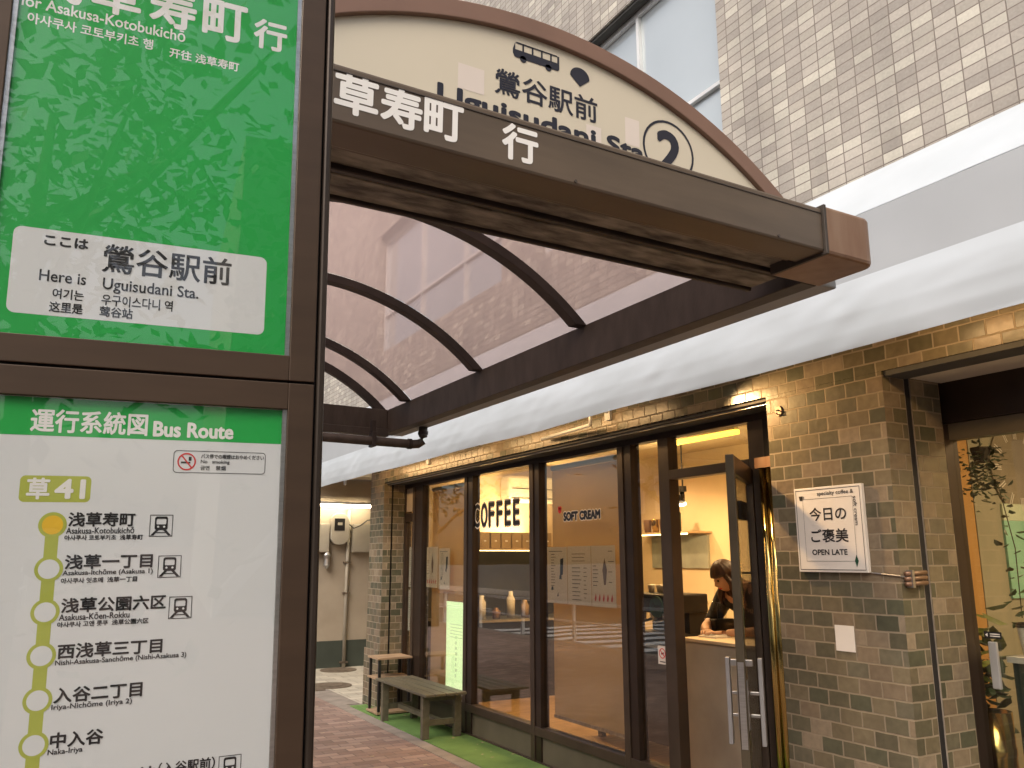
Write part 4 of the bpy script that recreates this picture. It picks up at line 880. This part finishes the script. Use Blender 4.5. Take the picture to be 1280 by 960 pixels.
# ---- the barista (leaning over the counter)
PN = thing('person', 'person with long brown hair in a black top bending over the counter', 'person', (4.75, 4.6, 0.0))
def skinned(name, verts, edges, radii, mat, root=0, sub=2):
    off = chainloc(PN)
    me = bpy.data.meshes.new(name); me.from_pydata([tuple(Vector(v) - off) for v in verts], edges, [])
    o = bpy.data.objects.new(name, me); col.objects.link(o); o.parent = PN
    sk = o.modifiers.new('skin', 'SKIN'); sk.use_smooth_shade = True
    for i, r in enumerate(radii):
        d = me.skin_vertices[0].data[i]; d.radius = r if isinstance(r, tuple) else (r, r); d.use_root = (i == root)
    sm = o.modifiers.new('sub', 'SUBSURF'); sm.levels = sub; sm.render_levels = sub
    me.materials.append(mat); return o
PV = [(4.82, 4.58, 0.92), (4.80, 4.58, 1.05), (4.72, 4.60, 1.20), (4.64, 4.62, 1.31), (4.58, 4.64, 1.37), (4.545, 4.65, 1.42),    # pelvis..neck, head base
      (4.66, 4.80, 1.29), (4.68, 4.88, 1.24), (4.62, 4.93, 1.10), (4.52, 4.92, 1.035), (4.42, 4.80, 1.03), (4.36, 4.72, 1.03),  # right arm
      (4.66, 4.44, 1.29), (4.66, 4.37, 1.24), (4.60, 4.33, 1.10), (4.50, 4.36, 1.04), (4.40, 4.45, 1.035), (4.35, 4.52, 1.03),
      (4.84, 4.67, 0.86), (4.86, 4.69, 0.46), (4.88, 4.69, 0.08), (4.80, 4.69, 0.055), (4.84, 4.49, 0.86), (4.86, 4.47, 0.46), (4.88, 4.47, 0.08), (4.80, 4.47, 0.055)]
PE = [(0, 1), (1, 2), (2, 3), (3, 4), (4, 5), (3, 6), (6, 7), (7, 8), (8, 9), (9, 10), (10, 11), (3, 12), (12, 13), (13, 14), (14, 15), (15, 16), (16, 17),
      (0, 18), (18, 19), (19, 20), (20, 21), (0, 22), (22, 23), (23, 24), (24, 25)]
PR = [(.15, .11), (.13, .10), (.14, .10), (.12, .085), .055, .05, .075, .058, .045, .040, .032, .026, .075, .058, .045, .04, .032, .026, .085, .06, .04, .035, .085, .06, .04, .035]
skinned('body', PV, PE, PR, M['skin'])
TV = [(4.82, 4.58, 0.90)] + PV[1:4] + [(4.61, 4.63, 1.335)] + PV[6:9] + [(4.57, 4.93, 1.065)] + PV[12:15] + [(4.55, 4.345, 1.065)]
TE = [(0, 1), (1, 2), (2, 3), (3, 4), (3, 5), (5, 6), (6, 7), (7, 8), (3, 9), (9, 10), (10, 11), (11, 12)]
skinned('shirt', TV, TE, [(.175, .13), (.15, .12), (.16, .12), (.14, .105), .065, .092, .078, .062, .056, .092, .078, .062, .056], M['shirt'])
# head: a shaped ball with a face, tilted towards the counter
HC = Vector((4.505, 4.655, 1.425)); HM = Matrix.Rotation(R(-18), 3, 'Z') @ Matrix.Rotation(R(-32), 3, 'Y')
def headmesh(name, mat, fn, seg=32, ring=24, keep=None):
    vs = []; fs = []
    for i in range(ring + 1):
        th = math.pi * i / ring
        for k in range(seg):
            ph = 2 * math.pi * k / seg; d = Vector((-math.sin(th) * math.cos(ph), math.sin(th) * math.sin(ph), math.cos(th)))
            vs.append(HC + HM @ fn(d))
    for i in range(ring):
        for k in range(seg):
            f = (i * seg + k, i * seg + (k + 1) % seg, (i + 1) * seg + (k + 1) % seg, (i + 1) * seg + k)
            fs.append(f)
    return MB().add(vs, fs).build(name, mat, PN, smooth=True)
def gs(d, c, w): return math.exp(-(((d - Vector(c).normalized()).length) / w) ** 2)
def face(d):
    v = Vector((d.x * 0.092, d.y * 0.075, d.z * 0.112))
    if d.z < 0: v.y *= 1 + 0.28 * d.z; v.x *= 1 + 0.10 * d.z
    v += d * (0.024 * gs(d, (-1, 0, -0.12), 0.16) + 0.010 * gs(d, (-1, 0, -0.50), 0.20) + 0.012 * gs(d, (-.8, 0, -.85), .28) + 0.010 * gs(d, (0, 1, -.1), .15) + 0.010 * gs(d, (0, -1, -.1), .15))
    v -= d * (0.010 * gs(d, (-1, .38, .08), .16) + 0.010 * gs(d, (-1, -.38, .08), .16))
    return v
headmesh('head', M['skin'], face)
for sy in (.38, -.38):
    c = HC + HM @ Vector((-0.079, sy * 0.072, 0.008)); MB().lathe(c, [(0.001, -.008), (.008, -.005), (.011, 0), (.008, .005), (.001, .008)], 12).build('eye', M['ink'], PN, smooth=True)
c = HC + HM @ Vector((-0.088, 0, -0.052)); MB().tube([c + Vector((0, -.02, 0)), c, c + Vector((0, .02, 0))], [.003, .006, .003], 8).build('mouth', M['red_ink'], PN, smooth=True)
def hairf(d):
    v = Vector((d.x * 0.108, d.y * 0.098, d.z * 0.128)); front = -d.x
    if front > 0.45 and d.z < 0.30: v = Vector((d.x * 0.070, d.y * 0.080, d.z * 0.08))
    if d.z < 0 and front < 0.45: v.z *= 1.35
    v *= 1 + 0.03 * math.sin(math.atan2(d.y, d.x) * 17)
    return v
headmesh('hair', M['hair'], hairf, 48, 28)
for sy, fx, yy in ((1, -.02, .0), (1, .02, .012), (1, .05, .0), (-1, -.01, 0), (-1, .03, .01)):
    a = HC + HM @ Vector((fx - .02, sy * (0.078 + yy), 0.03)); b = HC + HM @ Vector((fx - .01, sy * (0.096 + yy), -0.07))
    e = b + Vector((0.0, sy * 0.015, -0.13)); MB().tube([a, b, (b + e) / 2 + Vector((.0, sy * .01, 0)), e], [.020, .028, .024, .006], 10).build('hair_lock', M['hair'], PN, smooth=True)
# hands: palm and five bent fingers each
for sy, wx, wy in ((1, 4.36, 4.72), (-1, 4.35, 4.52)):
    base = Vector((wx, wy, 1.03)); fdir = Vector((-0.75, -0.65 * sy, 0)).normalized(); side = Vector((fdir.y, -fdir.x, 0)) * sy
    hv = [base, base + fdir * .045]; he = [(0, 1)]; hr = [(.026, .018), (.036, .015)]
    for k, (o_, ln) in enumerate(((-.027, .062), (-.009, .074), (.009, .070), (.027, .052))):
        i = len(hv); r0 = base + fdir * .075 + side * o_
        hv += [r0, r0 + fdir * ln * .5 + Vector((0, 0, .006)), r0 + fdir * ln + Vector((0, 0, -.014))]; he += [(1, i), (i, i + 1), (i + 1, i + 2)]; hr += [.0095, .0085, .0065]
    i = len(hv); th = base + fdir * .02 - side * .03
    hv += [th, th + fdir * .03 - side * .014, th + fdir * .055 - side * .010]; he += [(0, i), (i, i + 1), (i + 1, i + 2)]; hr += [.012, .010, .008]
    skinned('hand', hv, he, hr, M['skin'])
tag(MB().box(4.22, 4.64, 1.001, 4.36, 4.82, 1.012).box(4.24, 4.66, 1.0125, 4.35, 4.80, 1.02).build('order_pad', M['paper_white'], None), 'pale folded papers under the hands of the barista', 'papers')

PN.location.y += 0.16
# ------------------------------------------------------------------ right-hand shop contents
pt = thing('potted_plant', 'broad leaved plant in a tall shiny brass planter behind the right window', 'potted plant', (4.1, 2.60, 0.03))
MB().lathe((4.10, 2.60, 0.03), [(0.085, 0), (0.085, 0.60), (0.088, 0.605), (0.088, 0.64), (0.085, 0.645), (0.085, 0.80), (0.078, 0.80), (0.078, 0.74)], 32).build('planter', M['brass'], pt, smooth=True)
bx('planter_label', M['paper_white'], pt, 4.008, 2.58, 0.62, 4.0135, 2.62, 0.645)
def leaves(n, c, ext, size, seed, droop=0.3):
    r = random.Random(seed); mb = MB()
    for i in range(n):
        p = Vector(c) + Vector((r.gauss(0, ext[0]), r.gauss(0, ext[1]), r.gauss(0, ext[2])))
        a = Vector((r.uniform(-1, 1), r.uniform(-1, 1), r.uniform(-droop * 2, 0.4))).normalized(); b = a.cross(Vector((r.uniform(-.4, .4), r.uniform(-.4, .4), 1))).normalized()
        s = size * r.uniform(.6, 1.2); k = a.cross(b) * s * .12
        mb.add([p, p + a * s * .35 + b * s * .30 + k, p + a * s * .75 + b * s * .22 + k, p + a * s, p + a * s * .75 - b * s * .22 + k, p + a * s * .35 - b * s * .30 + k, p + a * s * .5], [(0, 1, 6), (1, 2, 6), (2, 3, 6), (3, 4, 6), (4, 5, 6), (5, 0, 6)])
    return mb
leaves(60, (4.10, 2.62, 0.95), (.05, .05, .10), 0.10, 5).build('foliage', M['leaf_dark'], pt, recalc=False); leaves(22, (4.06, 2.64, 1.14), (.05, .06, .08), 0.10, 6).build('bright_foliage', M['leaf_gold'], pt, recalc=False)
vn = thing('trailing_vine', 'dark trailing ivy hanging from the ceiling behind the right window', 'hanging plant', (4.25, 2.35, 2.1))
leaves(210, (4.33, 2.66, 2.00), (.06, .05, .075), 0.045, 8).build('foliage', M['leaf_dark'], vn, recalc=False)
mb = MB(); mb.tube([(4.40, 2.62, 1.95), (4.42, 2.58, 1.6), (4.44, 2.60, 1.25)], 0.003, 6); mb.build('stem', M['bark'], vn)
mb = leaves(1, (4.40, 2.62, 1.9), (.01, .01, .01), .06, 3)
for k in range(26): z = 1.9 - k * .027; q_ = leaves(1, (4.40, 2.58 + .03 * math.sin(k * 1.3), z), (.012, .02, .012), .06, 40 + k); mb.add(q_.v, q_.f)
mb.build('leaf_strand', M['leaf_dark'], vn, recalc=False)
MB().lathe((4.35, 2.66, 2.05), [(0.035, 0), (0.05, 0.07), (0.05, 0.08)], 14).tube([(4.35, 2.66, 2.13), (4.35, 2.66, 2.66)], 0.004, 6).build('hanging_pot', M['bark'], vn)
ck = thing('wall_clock', 'large pale wall clock with bar numerals on the right shop wall', 'clock', (5.25, 2.97, 2.07))
M['clock_face'] = pm('taupe_clock_face', (0.30, 0.26, 0.19), 0.7)
MB().prism([(5.22 + .28 * math.cos(R(a)), 2.979, 2.09 + .28 * math.sin(R(a))) for a in range(0, 360, 8)], (0, -0.012, 0)).build('face', M['clock_face'], ck)
for a in range(0, 360, 30):
    d = Vector((math.cos(R(a)), 0, math.sin(R(a)))); e = Vector((-d.z, 0, d.x)); mb = MB()
    for o_ in ((-.014, 0, .014) if a % 90 == 0 else (-.008, .008)): mb.obox(Vector((5.22, 2.9665, 2.09)) + d * .18 + e * (o_ - .003), d * .08, e * .006, (0, -.002, 0))
    mb.build('numeral', M['paper_white'], ck)
pc = thing('wall_picture', 'pale mint green picture panel below the clock', 'picture', (5.0, 2.97, 1.6))
M['mint'] = pm('mint_green', (0.30, 0.62, 0.48), 0.5, 0, 0.04); M['mint_pale'] = pm('pale_mint', (0.60, 0.70, 0.55), 0.5, 0, 0.04)
bx('lower_field', M['mint'], pc, 5.0, 2.965, 1.32, 5.7, 2.979, 1.77); bx('upper_field', M['mint_pale'], pc, 5.0, 2.965, 1.771, 5.7, 2.979, 1.87)
c2 = thing('display_counter', 'dark green counter with a cream top behind the right window', 'counter', (4.3, 1.9, 0.03))
M['deep_green'] = pm('deep_green_panel', (0.035, 0.055, 0.048), 0.5)
bx('front', M['deep_green'], c2, 4.12, 0.9, 0.03, 4.55, 2.485, 1.06); bx('worktop', M['paper_white'], c2, 4.10, 0.9, 1.062, 4.57, 2.50, 1.09)
cp = thing('takeaway_cup', 'white takeaway cup with a black lid on the cream counter top', 'cup', (4.2, 2.47, 1.09))
MB().lathe((4.2, 2.44, 1.092), [(0.032, 0), (0.046, 0.13)], 16).build('cup', M['paper_white'], cp, smooth=True); MB().lathe((4.2, 2.44, 1.223), [(0.049, 0), (0.049, 0.012), (0.038, 0.024)], 16).build('lid', M['black'], cp, smooth=True)
lamp('right_shop_glow', 'AREA', (5.0, 1.2, 2.62), 55, (1.0, 0.70, 0.38), 0.8)
dl = thing('pendant_lamp', 'small warm ceiling lamp of the right shop', 'lamp', (5.0, 1.2, 2.66)); MB().lathe((5.0, 1.2, 2.63), [(0.12, 0), (0.14, 0.029)], 20).build('diffuser', M['led'], dl)

# ------------------------------------------------------------------ alley
al = thing('alley_wall', 'aged beige plaster wall with dark green dado at the end of the alley', 'wall', (3.9, 12.55, 0))
bx('plaster_face', M['plaster'], al, 2.4, 12.5, 0.381, 5.5, 12.75, 2.75); bx('dado', M['dado'], al, 2.4, 12.495, 0, 5.5, 12.75, 0.38)
bx('alley_soffit', M['plaster'], B, 3.352, 9.27, 2.76, 5.5, 12.49, 2.77); bx('alley_side_wall', M['plaster'], B, 5.4, 9.27, 0.0, 5.5, 12.49, 2.755)
tl = thing('fluorescent_lamp', 'glowing fluorescent tube fixed high on the alley wall', 'tube lamp', (3.95, 12.3, 2.35))
bx('housing', M['alu'], tl, 3.40, 12.27, 2.365, 4.42, 12.35, 2.40); MB().tube([(3.43, 12.30, 2.345), (4.37, 12.30, 2.345)], 0.020, 12).build('tube', M['tube_light'], tl, smooth=True)
bx('bracket', M['alu'], tl, 3.9, 12.351, 2.37, 3.96, 12.499, 2.395)
mt = thing('electric_meter', 'grey electric meter with a dark window on the alley wall', 'electric meter', (3.93, 12.45, 2.0))
MB().prism([(3.93 + a, 12.497, 2.0 + b) for a, b in rr(-.14, .14, -.23, .24, .12)], (0, -0.12, 0)).build('case', M['meter'], mt, 0.008); bx('window', M['black'], mt, 3.84, 12.374, 1.98, 4.0, 12.3765, 2.16); bx('dial_plate', M['meter'], mt, 3.89, 12.371, 2.06, 3.96, 12.3738, 2.10)
for k, (x0, x1) in enumerate(((4.14, 4.46), (3.50, 3.78))):
    jb = thing('junction_box', ['flat grey junction box right of the electric meter, partly behind the pier', 'flat grey junction box left of the electric meter'][k], 'junction box', ((x0 + x1) / 2, 12.4, 1.66), 'grey boxes on the alley wall')
    bx('box_body', M['meter'], jb, x0, 12.40, 1.66, x1, 12.498, 2.08, bevel=0.006); bx('lid', M['meter'], jb, x0 + .01, 12.394, 1.67, x1 - .01, 12.3995, 2.07)
cd2 = thing('conduit', 'pale vertical conduit pipe running down the alley wall below the meter', 'pipe', (4.08, 12.46, 0))
MB().tube([(4.085, 12.46, 0.002), (4.085, 12.46, 2.30)], 0.026, 12).build('pipe', M['meter'], cd2, smooth=True)
for z in (0.06, 1.05, 1.5): bx('pipe_clip', M['iron'], cd2, 4.03, 12.43, z, 4.14, 12.494, z + 0.025)
cb = thing('power_cable', 'loose cable looping from the meter towards the pier', 'cable', (4.2, 12.4, 2.1))
MB().tube([(4.05, 12.42, 2.1), (4.15, 12.40, 2.02), (4.25, 12.40, 2.06), (4.36, 12.40, 2.14), (4.55, 12.42, 2.16)], 0.010, 8).build('cable', M['black'], cb, smooth=True)
sc_ = thing('silver_bag', 'crumpled shiny silver bag hanging on the alley wall below the left box', 'bag', (3.76, 12.42, 1.45))
mb = MB(); mb.lathe((3.76, 12.43, 1.42), [(0.012, 0), (0.05, .05), (0.04, .14), (0.055, .2), (0.02, .27)], 12); mb.build('bag', M['steel'], sc_)
for k, (x, y, r) in enumerate(((3.92, 12.18, 0.26), (3.36, 10.75, 0.27))):
    mh = thing('manhole_cover', ['round iron manhole cover near the alley wall', 'round iron manhole cover at the mouth of the alley'][k], 'manhole cover', (x, y, 0), 'manhole covers in the alley')
    MB().lathe((x, y, 0.0005), [(r, 0), (r, 0.008), (r - .02, 0.009)], 32).build('cover', M['iron'], mh); MB().lathe((x, y, 0.0096), [(r * .6, 0), (r * .6, 0.004)], 32).build('boss', M['iron'], mh)
tag(MB().box(2.98, 10.4, 0.0025, 3.20, 11.2, 0.012).build('drain_grate', M['iron']), 'dark rectangular drain grate beside the alley', 'drain grate')

# ------------------------------------------------------------------ street trees and the far side (seen mirrored in the glass)
def tree(label, x, y, h, rad, n, seed, zc=None):
    r = random.Random(seed); tr = thing('street_tree', label, 'tree', (x, y, 0), 'street trees along the kerb')
    tb = MB(); tb.tube([(x, y, -.01), (x + .03, y, h * .25), (x - .04, y + .05, h * .55), (x, y, h * .8)], [.14, .11, .08, .03], 10)
    for k in range(7):
        a = r.uniform(0, 6.28); z = h * r.uniform(.35, .65); e = Vector((x + math.cos(a) * rad * .8, y + math.sin(a) * rad * .8, z + h * r.uniform(.12, .3))); tb.tube([(x, y, z), ((x + e.x) / 2, (y + e.y) / 2, z + .2 * h * .5), e], [.05, .035, .012], 6)
    tb.build('trunk', M['bark'], tr, smooth=True)
    mb = MB(); zc = zc or h * .68
    cl = [Vector((r.gauss(0, rad * .5), r.gauss(0, rad * .5), r.gauss(0, h * .14))) for _ in range(16)]
    for i in range(n):
        c = r.choice(cl); s = rad * .22
        p = Vector((x, y, zc)) + c + Vector((r.gauss(0, s), r.gauss(0, s), r.gauss(0, s)))
        a = Vector((r.uniform(-1, 1), r.uniform(-1, 1), r.uniform(-.9, .2))).normalized(); b = a.cross(Vector((r.uniform(-.5, .5), r.uniform(-.5, .5), 1))).normalized(); L = r.uniform(.10, .20)
        mb.add([p, p + a * L * .5 + b * L * .3, p + a * L, p + a * L * .5 - b * L * .3], [(0, 1, 2, 3)])
    mb.build('crown', M['leaf'], tr, recalc=False)
tree('leafy street tree by the kerb behind the bus stop board, low crown', -0.9, -4.6, 6.2, 2.3, 3400, 11, 4.0)
tree('leafy street tree at the kerb beyond the shelter, nearer the crossing', -1.2, 9.5, 5.5, 1.5, 2200, 12)
tree('leafy street tree at the kerb farthest along the street', -1.3, 19.0, 6.0, 1.7, 2000, 13)
def block(label, x0, x1, y0, y1, h, c, seed, awn):
    b = thing('far_building', label, 'building', ((x0 + x1) / 2, (y0 + y1) / 2, 0), 'buildings across the street')
    bx('wall', pm('far_wall', c, 0.8, 0, 0.08, 1), b, x0, y0, -0.15, x1, y1, h); m = MB(); g = MB()
    for z in [k * 3.0 + 3.4 for k in range(int((h - 3.4) // 3))]:
        y = y0 + 0.8
        while y + 1.6 < y1: m.box(x1 + .001, y, z, x1 + .05, y + 1.5, z + 1.5); g.box(x1 + .051, y + .08, z + .08, x1 + .055, y + 1.42, z + 1.42); y += 2.2
    if len(m.v): w = m.build('window', M['alu'], b); g.build('pane', M['upper_glass'], w)
    bx('shopfront', M['dark_frame'], b, x1 + .001, y0 + .5, 0, x1 + .06, y1 - .5, 2.6); bx('shop_awning', pm('far_awning', awn, 0.7), b, x1 + .061, y0 + .5, 2.62, x1 + .9, y1 - .5, 2.9)
block('tan building across the street with a red shop awning', -24, -15, -14, 3, 10.5, (0.38, 0.31, 0.24), 1, (0.45, 0.10, 0.07))
block('grey building across the street with a green shop awning', -24, -15, 3.2, 14, 8.0, (0.30, 0.29, 0.28), 2, (0.08, 0.22, 0.12))
block('pale building across the street with a cream shop awning', -24, -15, 14.2, 30, 11.5, (0.45, 0.42, 0.37), 3, (0.5, 0.42, 0.28))
bh = thing('rear_building', 'pale plastered building farther back along the pavement', 'building', (5, -16, 0), 'buildings across the street')
bx('wall', pm('rear_wall', (0.45, 0.43, 0.38), 0.8), bh, 1.2, -22, -0.15, 12, -13, 9)
MB().obox((1.2, -12.99, 0), (3.5, 0, 4.2), (0, 0.5, 0), (0, 0, 0.35)).build('stair_flight', M['alu'], bh)
m = MB()
for y in range(-16, 34, 2): m.box(-2.08, y, -0.12, -2.02, y + .06, 0.75)
m.box(-2.075, -16, .70, -2.025, 34, .745).box(-2.07, -16, .35, -2.03, 34, .385)
tag(m.build('guard_rail', M['alu']), 'low white metal guard rail along the kerb', 'guard rail')
